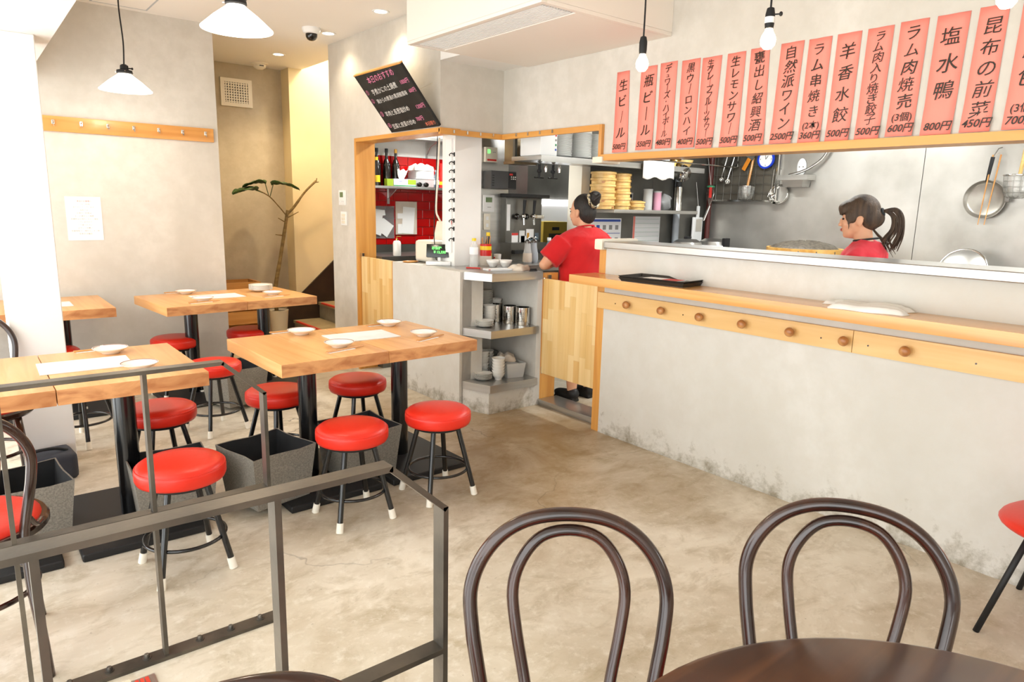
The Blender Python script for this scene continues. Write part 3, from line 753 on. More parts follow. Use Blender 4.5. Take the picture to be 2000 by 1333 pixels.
# ------------------------------------------------------------------ pendant lamps
def pendant_shade(label, x, y, z):
    t = thing('pendant_lamp', label, 'lamp', (x, y, z), 0, 'white cone pendant lamps')
    b = bm_(); lathe(b, [(0.156, -0.004), (0.157, 0.0), (0.10, 0.052), (0.045, 0.094), (0.036, 0.108), (0.033, 0.108), (0.042, 0.091), (0.097, 0.048), (0.152, -0.002), (0.156, -0.004)], 48); ob('shade', b, 'shade_glow', t, smooth=True)
    b = bm_(); lathe(b, [(0, 0.16), (0.012, 0.16), (0.024, 0.152), (0.026, 0.128), (0.046, 0.122), (0.048, 0.106), (0.042, 0.100), (0.0, 0.100)], 24); ob('socket', b, 'black_matte', t)
    b = bm_(); cyl(b, (0.02, 0, 0.138), (0.045, 0, 0.138), 0.004, n=8); ell(b, (0.047, 0, 0.138), (0.006, 0.011, 0.008)); ob('switch_key', b, 'black_matte', t)
    for k in range(3):
        a = k*2*PI/3+0.4; ob('thumb_screw', cyl(bm_(), (0.046*math.cos(a), 0.046*math.sin(a), 0.113), (0.060*math.cos(a), 0.060*math.sin(a), 0.113), 0.003, n=8), 'chrome', t)
    ob('cord', tube(bm_(), spline([(0, 0, 0.158), (0.006, 0.0, 0.30), (-0.004, 0, 0.5), (0, 0, 2.8-z)], 6), 0.0045, 8), 'black_matte', t, smooth=True)
    b = bm_(); ell(b, (0, 0, 0.045), (0.03, 0.03, 0.038)); ob('bulb', b, 'bulb_glow', t, smooth=True)
    lamp('pendant_light', (0, 0, -0.03), 3.0, (1.0, 0.90, 0.76), 0.06, parent=t)
    return t
pendant_shade('white cone pendant lamp hanging before the rear cement wall', 0.97, 5.3, 2.145)
pendant_shade('white cone pendant lamp cut off by the top edge of the picture', 1.10, 3.42, 2.222)
pendant_shade('white cone pendant lamp above the table by the left edge', 0.18, 1.2, 2.3)
def pendant_bulb(label, y, z, key):
    t = thing('bare_bulb_lamp', label, 'lamp', (2.6, y, z), 0, 'bare bulb lamps along the counter')
    b = bm_(); lathe(b, [(0, -0.036), (0.016, -0.032), (0.027, -0.018), (0.030, 0.0), (0.026, 0.016), (0.016, 0.033), (0.013, 0.045), (0, 0.045)], 24); ob('bulb', b, 'bulb_glow', t, smooth=True)
    b = bm_(); lathe(b, [(0, 0.043), (0.016, 0.043), (0.018, 0.060), (0.0185, 0.095), (0.014, 0.118), (0.006, 0.122), (0, 0.122)], 20); ob('socket', b, 'black_matte', t)
    if key:
        b = bm_(); cyl(b, (0.01, -0.015, 0.095), (0.018, -0.03, 0.095), 0.003, n=8); ell(b, (0.02, -0.034, 0.095), (0.007, 0.007, 0.009)); ob('switch_key', b, 'black_matte', t)
        ob('paper_band', lathe(bm_(), [(0.0192, 0.062), (0.0192, 0.085)], 20), 'paper_white', t, smooth=True)
    ob('cord', tube(bm_(), spline([(0, 0, 0.12), (0.004, 0.003, 0.25), (-0.003, 0, 0.45), (0, 0, 2.8-z)], 6), 0.004, 8), 'black_matte', t, smooth=True)
    lamp('bulb_light', (0, 0, 0), 4, (1.0, 0.78, 0.50), 0.03, parent=t)
pendant_bulb('bare glowing bulb hanging before the first two pink strips', 2.308, 2.127, False)
pendant_bulb('bare glowing bulb with key switch before the middle pink strips', 1.657, 2.128, True)
pendant_bulb('bare glowing bulb at the top right corner of the picture', 0.846, 2.125, True)
for y, lab, e in ((4.731, 'round recessed ceiling light above the blackboard', 9), (5.622, 'round recessed ceiling light beside the dome camera', 5), (6.731, 'round recessed ceiling light in the passage', 26)):
    t = thing('recessed_light', lab, 'ceiling light', (2.533, y, 2.8), 0, 'recessed ceiling lights')
    b = bm_(); lathe(b, [(0.045, -0.001), (0.062, -0.001), (0.060, -0.006), (0.045, -0.004), (0.045, -0.001)], 28); ob('trim_ring', b, 'white_plastic', t)
    ob('lens', lathe(bm_(), [(0, -0.002), (0.045, -0.002)], 28), 'downlight_glow', t)
    lamp('downlight', (0, 0, -0.02), e, (1.0, 0.76, 0.46) if y > 6 else (1.0, 0.84, 0.62), 0.04, spot=125, parent=t)
lamp('stairwell_lamp', (3.3, 6.7, 3.2), 22, (1.0, 0.80, 0.50), 0.1)
# dome camera, smoke detector, access panel
t = thing('dome_camera', 'small black dome security camera on the ceiling', 'camera', (2.363, 5.558, 2.8))
b = bm_(); lathe(b, [(0, 0), (0.072, 0), (0.072, -0.012), (0.062, -0.038), (0.052, -0.044), (0, -0.044)], 28); ob('housing', b, 'white_plastic', t)
b = bm_(); lathe(b, [(0.046, -0.044), (0.044, -0.065), (0.034, -0.084), (0.018, -0.094), (0, -0.097)], 24); ob('dome', b, 'dark_bottle', t, smooth=True)
t = thing('smoke_detector', 'round white smoke detector in the passage', 'detector', (2.55, 7.30, 2.8))
b = bm_(); lathe(b, [(0, 0), (0.085, 0), (0.085, -0.01), (0.062, -0.016), (0.058, -0.04), (0.03, -0.058), (0, -0.06)], 28); ob('housing', b, 'cream_plastic', t); ob('lens', box(bm_(), -0.02, 0.02, -0.064, -0.05, -0.035, -0.025), 'grey_device', t)
t = thing('access_panel', 'square ceiling access panel with grey metal edge', 'panel', (1.08, 5.70, 2.8))
bx('cover', 'ceiling_paint', t, -0.17, 0.17, -0.2, 0.2, -0.003, 0)
for a in ((-0.182, -0.17, -0.212, 0.212), (0.17, 0.182, -0.212, 0.212), (-0.17, 0.17, 0.2, 0.212), (-0.17, 0.17, -0.212, -0.2)): bx('edge', 'pipe_grey', t, *a, -0.004, 0)
# wall vent
t = thing('wall_vent', 'square cream ventilation grille high on the passage wall', 'vent', (2.375, 7.52, 2.52))
bx('backing', 'grey_device', t, -0.13, 0.13, -0.004, 0, -0.11, 0.11)
for a in ((-0.155, -0.115, -0.135, 0.135), (0.115, 0.155, -0.135, 0.135), (-0.115, 0.115, 0.098, 0.135), (-0.115, 0.115, -0.135, -0.098)): bx('frame', 'cream_plastic', t, a[0], a[1], -0.025, 0, a[2], a[3])
for k in range(9): bx('vertical_bar', 'cream_plastic', t, -0.106+0.025*k, -0.094+0.025*k, -0.022, -0.006, -0.098, 0.098)
for k in range(8): bx('horizontal_bar', 'cream_plastic', t, -0.115, 0.115, -0.020, -0.006, -0.093+0.025*k, -0.082+0.025*k)
# ceiling air conditioner
t = thing('air_conditioner', 'big white ceiling air conditioner with slatted underside', 'air conditioner', (2.775, 3.315, 2.415))
bx('casing', 'warm_white_panel', t, -0.485, 0.484, -0.63, 0.63, 0.02, 0.383)
bx('bottom_panel', 'warm_white_panel', t, -0.23, 0.484, -0.60, 0.60, 0.0, 0.02, bev=0.004)
for a in ((-0.485, -0.45, -0.63, 0.63), (-0.45, 0.484, 0.60, 0.63), (-0.45, 0.484, -0.63, -0.60)): bx('rim', 'warm_white_panel', t, *a, 0.0, 0.02, bev=0.005)
bx('intake', 'ink_grey', t, -0.45, -0.23, -0.60, 0.60, 0.014, 0.02)
for k in range(12):
    x = -0.445 + 0.0178*k; bx('slat', 'white_plastic', t, x, x+0.0105, -0.575, 0.575, 0.003, 0.013)
# ------------------------------------------------------------------ blackboard
p0 = Vector((2.690, 0, 1.987)); p1 = Vector((2.383, 0, 2.360)); d_ = (p1-p0); hgt = d_.length; d_.normalize()
nrm = Vector((-d_.z, 0, d_.x)); nrm = nrm if nrm.x < 0 else -nrm
t = thing('blackboard', 'tilted blackboard chalked with specials above the hatch', 'blackboard', (2.690, 4.537, 1.987))
R3 = Matrix(((0, d_.x, nrm.x), (-1, 0, 0), (0, d_.z, nrm.z)))   # columns: right (-y), up along the board, out
def bpt(u, v, n=0.0): return R3 @ Vector((u, v, n))
b = bm_(); box(b, -0.336, 0.336, 0, hgt, -0.022, 0.0, 0.002, 1, mtx=R3.to_4x4()); ob('panel', b, 'blackboard', t)
b = bm_(); box(b, -0.337, 0.337, hgt-0.006, hgt+0.003, -0.023, 0.002, mtx=R3.to_4x4()); ob('top_edge', b, 'honey_trim_y', t)
ob('string', tube(bm_(), [bpt(0.25, hgt*0.55, -0.022), (0.018, -0.22, 0.30)], 0.0015, 6), 'cloth_beige', t)
def bline(u, v, s, size, wt=0.0, tilt=0.05):
    return (s, size*0.95, wt, 0.15, Matrix.Translation(bpt(u, v, 0.0015)) @ R3.to_4x4() @ Matrix.Rotation(tilt, 4, 'Z'))
hh = hgt
for a in (bline(0.0, hh-0.055, '本日のおすすめ', 0.060), bline(-0.30, hh-0.145, '①', 0.045), bline(-0.30, hh-0.215, '②', 0.045), bline(-0.295, hh-0.325, '③', 0.05), bline(-0.295, hh-0.425, '④', 0.05),
          bline(0.255, hh-0.125, '1000円', 0.042), bline(0.285, hh-0.195, '600円', 0.038), bline(0.26, hh-0.315, '1200円', 0.042), bline(0.16, hh-0.405, '700円', 0.042)): glyphs('pink_chalk', [a], 'chalk_pink', t)
for a in (bline(-0.05, hh-0.145, '芋煮かにの土鍋煮', 0.050), bline(-0.02, hh-0.215, '鶏からの黄湯の黒胡椒風味', 0.040), bline(-0.07, hh-0.325, '羊肉と長葱塩炒め', 0.048), bline(-0.09, hh-0.430, '豆腐と皮蛋の炒め', 0.046)): glyphs('white_chalk', [a], 'chalk_white', t)
glyphs('orange_chalk', [bline(0.255, hh-0.452, '本日限り', 0.036)], 'chalk_orange', t)

# ------------------------------------------------------------------ pink menu strips
V_ = '｜'
MENU = [(3.084, 2.986, 3.090, 2.970, 2.272, 1.798, '生ビ'+V_+'ル', 0.072, '500円', '', 'for draft beer, first from the hatch frame'),
        (2.892, 2.774, 2.899, 2.777, 2.275, 1.804, '瓶ビ'+V_+'ル', 0.072, '550円', '', 'partly hidden by the left bulb, for bottled beer'),
        (2.748, 2.630, 2.748, 2.636, 2.278, 1.806, 'デュワ'+V_+'ズ・ハイボ'+V_+'ル', 0.046, '480円', '', 'for a highball, third from the hatch frame'),
        (2.596, 2.475, 2.596, 2.477, 2.271, 1.801, '黒ウ'+V_+'ロンハイ', 0.058, '400円', '', 'for a dark oolong drink, fourth from the hatch frame'),
        (2.459, 2.338, 2.464, 2.359, 2.266, 1.794, '生グレ'+V_+'プフル'+V_+'ツサワ'+V_, 0.044, '500円', '', 'with the longest column of writing, fifth from the hatch frame'),
        (2.302, 2.195, 2.310, 2.203, 2.265, 1.794, '生レモンサワ'+V_, 0.058, '500円', '', 'for a lemon drink, sixth from the hatch frame'),
        (2.165, 2.061, 2.166, 2.049, 2.268, 1.796, '甕出し紹興酒', 0.062, '500円', '', 'partly hidden by the middle bare bulb'),
        (1.998, 1.880, 2.013, 1.898, 2.267, 1.794, '自然派ワイン', 0.068, '2500円', '', 'for wine at the highest price of the row'),
        (1.854, 1.744, 1.862, 1.753, 2.264, 1.790, 'ラム串焼き', 0.062, '360円', '(2本)', 'for two lamb skewers, just right of the wine strip'),
        (1.717, 1.608, 1.725, 1.615, 2.264, 1.791, '羊香水餃', 0.072, '500円', '', 'with four spaced characters, right of the lamb skewer strip'),
        (1.580, 1.470, 1.587, 1.481, 2.264, 1.791, 'ラム肉入り焼き餃子', 0.050, '500円', '', 'with nine crowded characters, for fried dumplings'),
        (1.443, 1.331, 1.451, 1.340, 2.268, 1.795, 'ラム肉焼売', 0.064, '600円', '(3個)', 'for three steamed dumplings, left of the three character strip'),
        (1.299, 1.178, 1.308, 1.190, 2.266, 1.792, '塩水鴨', 0.082, '800円', '', 'with only three large characters'),
        (1.146, 1.045, 1.159, 1.052, 2.269, 1.794, '昆布の前菜', 0.072, '450円', '', 'with five characters, just below the right hand bulb'),
        (1.001, 0.890, 1.011, 0.900, 2.268, 1.795, '焼飩包', 0.076, '700円', '(3個)', 'cut off by the right edge of the picture')]
rnd = random.Random(3)
for i, (tl, tr_, bl, br, zt, zb, txt, fs, price, note, lab) in enumerate(MENU):
    cy = (tl+tr_+bl+br)/4; t = thing('menu_strip', 'pink paper menu strip ' + lab, 'menu strip', (3.2595, cy, zb), 0, 'pink menu strips on the wall above the hatch')
    bm = bm_(); n = 12; rows_ = []
    for k in range(n+1):
        f = k/n; yl = bl+(tl-bl)*f - cy; yr = br+(tr_-br)*f - cy; z = (zt-zb)*f
        off = -0.003 - 0.010*max(0, 0.25-f)/0.25*rnd.uniform(0.7, 1) - 0.002*math.sin(f*PI)
        rows_.append([bm.verts.new((off-0.0015*math.cos(j*PI), yl+(yr-yl)*j/3, z)) for j in range(4)])
    for a, c in zip(rows_, rows_[1:]):
        for j in range(3): bm.faces.new((a[j], a[j+1], c[j+1], c[j]))
    pp = ob('paper', bm, 'pink_paper', t, smooth=True)
    so = pp.modifiers.new('thickness', 'SOLIDIFY'); so.thickness = 0.0006
    H_ = zt-zb; items = []
    top = H_-0.02; bot = 0.060 + (0.045 if note else 0.0)
    n = len(txt); step = min((top-bot)/n, fs*1.28); lean_ = (tl-bl)/H_
    for k, chh in enumerate(txt):
        z = top - step*(k+0.5) - (0.02 if step > 0.075 else 0)
        y = -lean_*(H_/2 - z)+rnd.uniform(-0.003, 0.003)
        s_ = fs*rnd.uniform(0.95, 1.1)*(0.62 if chh in 'ュー・' else 1)
        items.append((chh, s_, rnd.uniform(0.0, 0.0006), rnd.uniform(0.05, 0.25), Matrix.Translation((-0.0085, y, z)) @ FACE_X.to_4x4() @ Matrix.Rotation(rnd.uniform(0.0, 0.12), 4, 'Z') @ Matrix.Diagonal((1.0, 0.95, 1, 1))))
    glyphs('lettering', items, 'ink', t); items = []
    if note: items.append((note, 0.040, 0.0004, 0.1, Matrix.Translation((-0.0115, 0.0, 0.078)) @ FACE_X.to_4x4()))
    if note: glyphs('note', items, 'ink', t); items = []
    items.append((price, 0.042 if len(price) < 6 else 0.036, 0.0006, 0.25, Matrix.Translation((-0.0175, 0.0, 0.032)) @ FACE_X.to_4x4()))
    glyphs('price', items, 'ink', t)

# ------------------------------------------------------------------ coat rack, notice, wall controls
t = thing('coat_rack', 'long honey wood coat rack with seven small hooks on the rear wall', 'coat rack', (1.1, 5.999, 1.955))
bx('board', 'rack_wood', t, -0.60, 0.596, -0.022, 0, -0.052, 0.052, bev=0.002)
hk = None
for k in range(7):
    x = 0.618+0.1695*k - 1.1
    if hk is None:
        b = bm_(); box(b, -0.009, 0.009, -0.004, 0, -0.008, 0.022, 0.001, 1)
        tube(b, spline([(0, -0.003, 0.010), (0, -0.020, 0.004), (0, -0.030, 0.016)], 4), 0.0035, 8); tube(b, spline([(0, -0.003, -0.004), (0, -0.018, -0.020), (0, -0.028, -0.010)], 4), 0.0035, 8)
        hk = ob('hook', b, 'chrome', t, loc=(x, -0.022, 0.004))
    else: share(hk, (x, -0.022, 0.004))
t = thing('wall_notice', 'white printed notice taped to the rear wall below the coat rack', 'notice', (0.756, 5.999, 1.295))
bx('sheet', 'paper_white', t, -0.113, 0.113, -0.002, 0, -0.158, 0.158)
items = []
for k, s_ in enumerate(['ご来店のお客様へ', 'いつもご利用', 'ありがとうございます', '当店では', 'お席のご利用は', 'お二人様から二時間', '混雑時はお待ちいただく場合', 'ございますので', 'ご了承ください', 'よろしくお願い', '営業時間 十一時から二十二時', '定休日 日曜日']):
    items.append((s_, 0.0135, 0, 0, Matrix.Translation((0, -0.0028, 0.125-0.0215*k)) @ FACE_Y.to_4x4()))
glyphs('heading', items[:1], 'ink_red', t); glyphs('print', items[1:], 'ink_grey', t)
t = thing('thermostat', 'white thermostat with green display beside the passage', 'thermostat', (2.709, 5.79, 1.495))
bx('case', 'white_plastic', t, -0.016, 0, -0.062, 0.062, -0.064, 0.064, bev=0.004); bx('display', 'lcd_green', t, -0.018, -0.015, -0.028, 0.034, 0.004, 0.048)
for k in range(3): bx('button', 'paper_grey', t, -0.018, -0.015, -0.045+0.032*k, -0.025+0.032*k, -0.04, -0.026)
t = thing('switch_plate', 'white six key light switch plate beside the passage', 'switch', (2.709, 5.775, 1.316))
bx('plate', 'white_plastic', t, -0.010, 0, -0.055, 0.055, -0.060, 0.060, bev=0.002)
for k in range(6): bx('key', 'cream_plastic', t, -0.014, -0.009, -0.034+0.038*(k % 2), -0.004+0.038*(k % 2), -0.045+0.03*(k//2), -0.021+0.03*(k//2), bev=0.001)

# ------------------------------------------------------------------ table settings
def make_dish():
    t = thing('sauce_dish', '', 'dish', (0, 0, 0), 0, 'small white dishes on the tables')
    b = bm_(); lathe(b, [(0, 0.004), (0.03, 0.004), (0.032, 0.0), (0.038, 0.0), (0.040, 0.006), (0.062, 0.017), (0.074, 0.026), (0.0755, 0.028), (0.073, 0.028), (0.060, 0.020), (0.035, 0.010), (0, 0.009)], 36); ob('bowl', b, 'porcelain', t, smooth=True)
    b = bm_(); lathe(b, [(0.0695, 0.0268), (0.0715, 0.0282)], 36); ob('rim_line', b, 'brown_glaze', t, smooth=True)
    return t
def make_sticks():
    t = thing('chopsticks', '', 'chopsticks', (0, 0, 0), 0, 'wooden chopsticks in paper sleeves')
    bx('paper_sleeve', 'paper_white', t, -0.10, 0.055, -0.014, 0.014, 0.0, 0.003)
    for s in (-1, 1): ob('stick', tube(bm_(), [(-0.11, 0.006*s, 0.0068), (0.115, 0.003*s, 0.0068)], [0.0037, 0.0026], 8), 'crate_wood', t)
    return t
d0 = make_dish(); k0 = make_sticks(); first = [True]
def setting(x, y, z, lab, flip=1, rz=0.0, stick=True):
    if first[0]:
        d0.location = (x, y, z); d0['label'] = 'white sauce dish ' + lab
        k0.location = (x-0.02+0.01*flip, y-0.105*flip, z); k0.rotation_euler = (0, 0, rz); k0['label'] = 'chopsticks in white sleeve beside the dish ' + lab
        first[0] = False; return
    copy_tree(d0, (x, y, z), 0.3, 'white sauce dish ' + lab)
    if stick: copy_tree(k0, (x-0.02+0.01*flip, y-0.105*flip, z), rz, 'chopsticks in white sleeve beside the dish ' + lab)
TZ = 0.7355
setting(1.440, 3.650, TZ, 'at the back left of the front table', -1+0, 0.05)
setting(1.468, 3.225, TZ, 'at the front left of the front table', 0.85, 0.25)
setting(1.985, 3.650, TZ, 'at the back right of the front table', -0.4, 0.1)
setting(1.985, 3.255, TZ, 'at the front right of the front table', 0.85, 0.35)
setting(0.515, 3.655, TZ, 'at the back of the table behind the railing', -0.9, 0.1)
setting(0.560, 3.245, TZ, 'at the front of the table behind the railing', 0.8, 0.3)
setting(1.345, 5.700, TZ, 'at the back left of the rear table', -0.9, 0.2)
setting(1.345, 5.235, TZ, 'at the front left of the rear table', 0.8, 0.2)
setting(1.885, 5.330, TZ, 'at the front right of the rear table', 1.0, 0.2)
pk = None
for k in range(6):
    lab = 'white plate in the small stack on the rear table'
    if pk is None:
        b = bm_(); lathe(b, [(0, 0.003), (0.04, 0.003), (0.042, 0.0), (0.05, 0.0), (0.075, 0.012), (0.092, 0.018), (0.092, 0.020), (0.07, 0.014), (0.045, 0.007), (0, 0.006)], 32)
        pk = tag(ob('side_plate', b, 'porcelain', None, smooth=True, loc=(1.885, 5.60, TZ)), lab, 'plate', 'stacked plates on the rear table')
    else: share(pk, (1.885, 5.60, TZ+0.0072*k))
def sheet(lab, x, y, rz, w_=0.33, d=0.235):
    t = tag(bx('menu_sheet', 'paper_grey', None, -w_/2, w_/2, -d/2, d/2, 0, 0.0035), lab, 'menu'); t.location = (x, y, TZ); t.rotation_euler = (0, 0, rz)
sheet('white menu sheet lying in the middle of the front table', 1.69, 3.425, -0.02, 0.36)
sheet('white menu sheet on the table behind the railing', 0.385, 3.44, -0.02, 0.345)
sheet('white menu sheet on the rear table by the plate stack', 1.50, 5.43, 0.05, 0.345)
sheet('white menu sheet on the far table beside the pillar', 0.40, 5.50, 0.0, 0.34)

# ------------------------------------------------------------------ tray, cloth on the ledge
t = thing('serving_tray', 'stack of black rectangular serving trays on the ledge', 'tray', (3.09, 2.51, 1.0505), 0.12)
for k in range(2):
    b = bm_(); z = 0.010*k
    box(b, -0.105, 0.105, -0.20, 0.20, z, z+0.006, 0.0, 1)
    rim = [(-0.115, -0.21), (0.115, -0.21), (0.115, 0.21), (-0.115, 0.21)]; base_ = [(-0.105, -0.20), (0.105, -0.20), (0.105, 0.20), (-0.105, 0.20)]
    A = [b.verts.new((x, y, z+0.002)) for x, y in base_]; B = [b.verts.new((x*1.02, y*1.02, z+0.022)) for x, y in rim]; C_ = [b.verts.new((x*0.985, y*0.99, z+0.022)) for x, y in rim]; D_ = [b.verts.new((x, y, z+0.006)) for x, y in base_]
    for P, Q in ((A, B), (B, C_), (C_, D_)):
        for j in range(4): b.faces.new((P[j], P[(j+1) % 4], Q[(j+1) % 4], Q[j]))
    ob('tray', b, 'tray_black', t, smooth=False)
t = tag(bx('price_leaflet', 'paper_white', None, -0.085, 0.085, -0.13, 0.10, 0, 0.004), 'red and white leaflet lying in the black tray', 'leaflet'); t.location = (3.085, 2.53, 1.0668); t.rotation_euler = (0, 0, 0.12)
bx('red_print', 'ink_red', t, -0.08, 0.08, -0.125, -0.03, 0.004, 0.0046)
def cloth(name, label, loc, rz, sx, sy, h, material, seed, n=14):
    rn = random.Random(seed); b = bm_(); V = []
    for i in range(n):
        row = []
        for j in range(n):
            u, v = i/(n-1)-0.5, j/(n-1)-0.5
            e = max(0.0, 1-max(abs(u), abs(v))*2)
            z = 0.002 + h*(min(1, e*5)*0.62 + 0.38*abs(math.sin(u*7+seed)*math.cos(v*5+seed*2))*min(1, e*4))
            row.append(b.verts.new((u*sx*(1+0.1*math.sin(v*9+seed)), v*sy*(1+0.08*math.cos(u*8+seed)), z)))
        V.append(row)
    for i in range(n-1):
        for j in range(n-1): b.faces.new((V[i][j], V[i+1][j], V[i+1][j+1], V[i][j+1]))
    W = [[b.verts.new((v.co.x, v.co.y, 0.0)) for v in row] for row in V]
    for i in range(n-1):
        for j in range(n-1): b.faces.new((W[i][j], W[i][j+1], W[i+1][j+1], W[i+1][j]))
    for i in range(n-1):
        b.faces.new((V[i][0], V[i+1][0], W[i+1][0], W[i][0])); b.faces.new((V[i+1][n-1], V[i][n-1], W[i][n-1], W[i+1][n-1]))
        b.faces.new((V[0][i+1], V[0][i], W[0][i], W[0][i+1])); b.faces.new((V[n-1][i], V[n-1][i+1], W[n-1][i+1], W[n-1][i]))
    o = ob(name, b, material, None, smooth=True); o.location = loc; o.rotation_euler = (0, 0, rz)
    return tag(o, label, 'cloth')
cloth('folded_cloth', 'folded white cloth lying on the wooden ledge', (3.075, 1.345, 1.0505), 0.15, 0.19, 0.30, 0.030, 'cloth_white', 2)
cloth('folded_cloth', 'small folded white napkin behind the larger cloth on the ledge', (3.145, 1.52, 1.0505), 0.3, 0.09, 0.12, 0.018, 'cloth_white', 5)

# ------------------------------------------------------------------ plant, pot, crate in the passage
t = thing('potted_plant', 'tall bare stemmed plant with three big leaves in the passage', 'plant', (2.60, 7.20, 0))
b = bm_(); lathe(b, [(0, 0), (0.075, 0), (0.10, 0.30), (0.103, 0.32), (0.097, 0.32), (0.092, 0.30), (0, 0.29)], 28); ob('pot', b, 'pot_beige', t)
b = bm_(); lathe(b, [(0, 0.301), (0.092, 0.301)], 20); ob('soil', b, 'soil', t)
ob('stem', tube(bm_(), spline([(-0.02, 0, 0.29), (-0.02, 0, 0.56), (0.04, 0, 0.85), (0.10, 0, 1.15), (0.14, 0, 1.36)], 5), [0.020]*10+[0.018]*6+[0.016]*5, 10), 'bark', t, smooth=True)
ob('branch', tube(bm_(), spline([(0.135, 0, 1.32), (0.21, -0.01, 1.40), (0.32, -0.03, 1.55), (0.44, -0.05, 1.67)], 5), [0.014]*8+[0.011]*8, 8), 'bark', t, smooth=True)
ob('branch', tube(bm_(), spline([(0.13, 0, 1.30), (0.04, -0.02, 1.40), (-0.06, -0.03, 1.50), (-0.18, -0.04, 1.56)], 5), 0.006, 8), 'bark', t, smooth=True)
for p, q in (((0.13, 0, 1.28), (0.25, -0.02, 1.345)), ((0.12, 0, 1.23), (0.03, -0.02, 1.28)), ((0.08, 0, 1.10), (0.0, -0.01, 1.11)), ((0.44, -0.05, 1.66), (0.45, -0.05, 1.70)), ((0.43, -0.05, 1.655), (0.47, -0.05, 1.66))):
    ob('twig', tube(bm_(), [p, q], [0.007, 0.004], 7), 'bark', t)
for p, q in (((-0.06, -0.03, 1.50), (-0.10, -0.05, 1.63)), ((-0.05, -0.03, 1.49), (-0.02, -0.06, 1.62)), ((-0.12, -0.035, 1.53), (-0.20, -0.05, 1.555))):
    ob('leaf_stalk', tube(bm_(), [p, q], 0.004, 6), 'leaf', t)
def leaf(c, yaw_, pit, size, droop):
    bm = bm_(); n = 10; m = 8; V = []
    for i in range(n+1):
        f = i/n; half = size*0.46*(math.sin(PI*min(1, f*0.92+0.06))**0.62)
        if i in (0,): half = size*0.10
        V.append([bm.verts.new((size*(f-0.05), half*(j/m*2-1), -droop*size*f*f + 0.10*size*abs(j/m*2-1)**1.5*(1-f*0.5) + 0.012*math.sin(j*2.2+i))) for j in range(m+1)])
    for a, c_ in zip(V, V[1:]):
        for j in range(m): bm.faces.new((a[j], a[j+1], c_[j+1], c_[j]))
    o = ob('leaf', bm, 'leaf', t, smooth=True, loc=c); o.rotation_euler = (0.0, pit, yaw_)
    s = o.modifiers.new('thickness', 'SOLIDIFY'); s.thickness = 0.0015
leaf((-0.19, -0.05, 1.56), PI+0.15, -0.15, 0.25, 0.35)
leaf((-0.10, -0.05, 1.63), PI-0.45, -0.25, 0.21, 0.5)
leaf((-0.03, -0.06, 1.62), -0.35, -0.30, 0.25, 0.5)
t = thing('wooden_crate', 'slatted wooden crate standing at the end of the passage', 'crate', (2.12, 7.34, 0))
for z in (0.02, 0.20, 0.38): bx('slat', 'crate_wood', t, -0.30, 0.30, -0.165, -0.15, z, z+0.13); bx('slat', 'crate_wood', t, -0.30, 0.30, 0.15, 0.165, z, z+0.13)
bx('slat', 'crate_wood', t, -0.30, 0.30, -0.165, -0.15, 0.545, 0.63); bx('slat', 'crate_wood', t, -0.30, 0.30, 0.15, 0.165, 0.545, 0.63)
for s in (-1, 1): bx('end_board', 'crate_wood', t, 0.285*s-0.012, 0.285*s+0.012, -0.149, 0.149, 0, 0.63)
bx('bottom', 'crate_wood', t, -0.272, 0.272, -0.149, 0.149, 0.01, 0.02)

# ------------------------------------------------------------------ things on the service counter
def bottle(name, label, cat, loc, prof, material, cap=None, capmat=None, label_band=None, bandmat=None, group=None, n=20):
    t = thing(name, label, cat, loc, 0, group)
    ob('bottle', lathe(bm_(), [(0, 0)] + prof + [(0, prof[-1][1])], n), material, t, smooth=None)
    if cap: ob('cap', lathe(bm_(), [(0, cap[0]), (cap[2], cap[0]), (cap[2], cap[1]), (0, cap[1])], n), capmat, t)
    if label_band: ob('label_band', lathe(bm_(), [(label_band[2], label_band[0]), (label_band[2], label_band[1])], n), bandmat, t, smooth=True)
    return t
CT = 1.001
bottle('tea_bottle', 'clear plastic tea bottle at the foot of the white hook pillar', 'bottle', (3.02, 4.235, CT), [(0.03, 0), (0.032, 0.01), (0.031, 0.075), (0.028, 0.085), (0.032, 0.10), (0.031, 0.15), (0.014, 0.185), (0.013, 0.195)], 'plastic_frost', (0.195, 0.215, 0.016), 'yellow_plastic', (0.095, 0.15, 0.0328), 'paper_white')
t = thing('sauce_can', 'tall red food can holding wooden skewers on the counter', 'can', (3.19, 4.315, CT))
b = bm_(); lathe(b, [(0, 0), (0.044, 0), (0.044, 0.165), (0.041, 0.165), (0.041, 0.01), (0, 0.01)], 24); ob('can', b, 'red_can', t)
ob('label_band', lathe(bm_(), [(0.0446, 0.0), (0.0446, 0.075)], 24), 'cloth_beige', t, smooth=True); ob('emblem', lathe(bm_(), [(0.0446, 0.12), (0.0446, 0.15)], 24), 'yellow_plastic', t, smooth=True)
for k in range(6): a = k*1.1; ob('skewer', tube(bm_(), [(0.02*math.cos(a), 0.02*math.sin(a), 0.012), (0.034*math.cos(a), 0.034*math.sin(a), 0.20+0.006*k)], 0.0025, 6), 'crate_wood', t)
bottle('soy_bottle', 'dark soy sauce bottle with yellow cap beside the red can', 'bottle', (3.262, 4.385, CT), [(0.03, 0), (0.031, 0.01), (0.031, 0.12), (0.022, 0.16), (0.012, 0.20), (0.012, 0.225)], 'soy', (0.222, 0.25, 0.015), 'yellow_plastic', (0.03, 0.09, 0.0318), 'yellow_plastic')
def bowl_bm(r=0.052, h=0.055):
    return lathe(bm_(), [(0, 0.006), (r*0.45, 0.006), (r*0.45, 0), (r*0.52, 0), (r*0.54, 0.008), (r*0.85, h*0.55), (r, h), (r*0.96, h), (r*0.8, h*0.6), (r*0.5, 0.014), (0, 0.012)], 28)
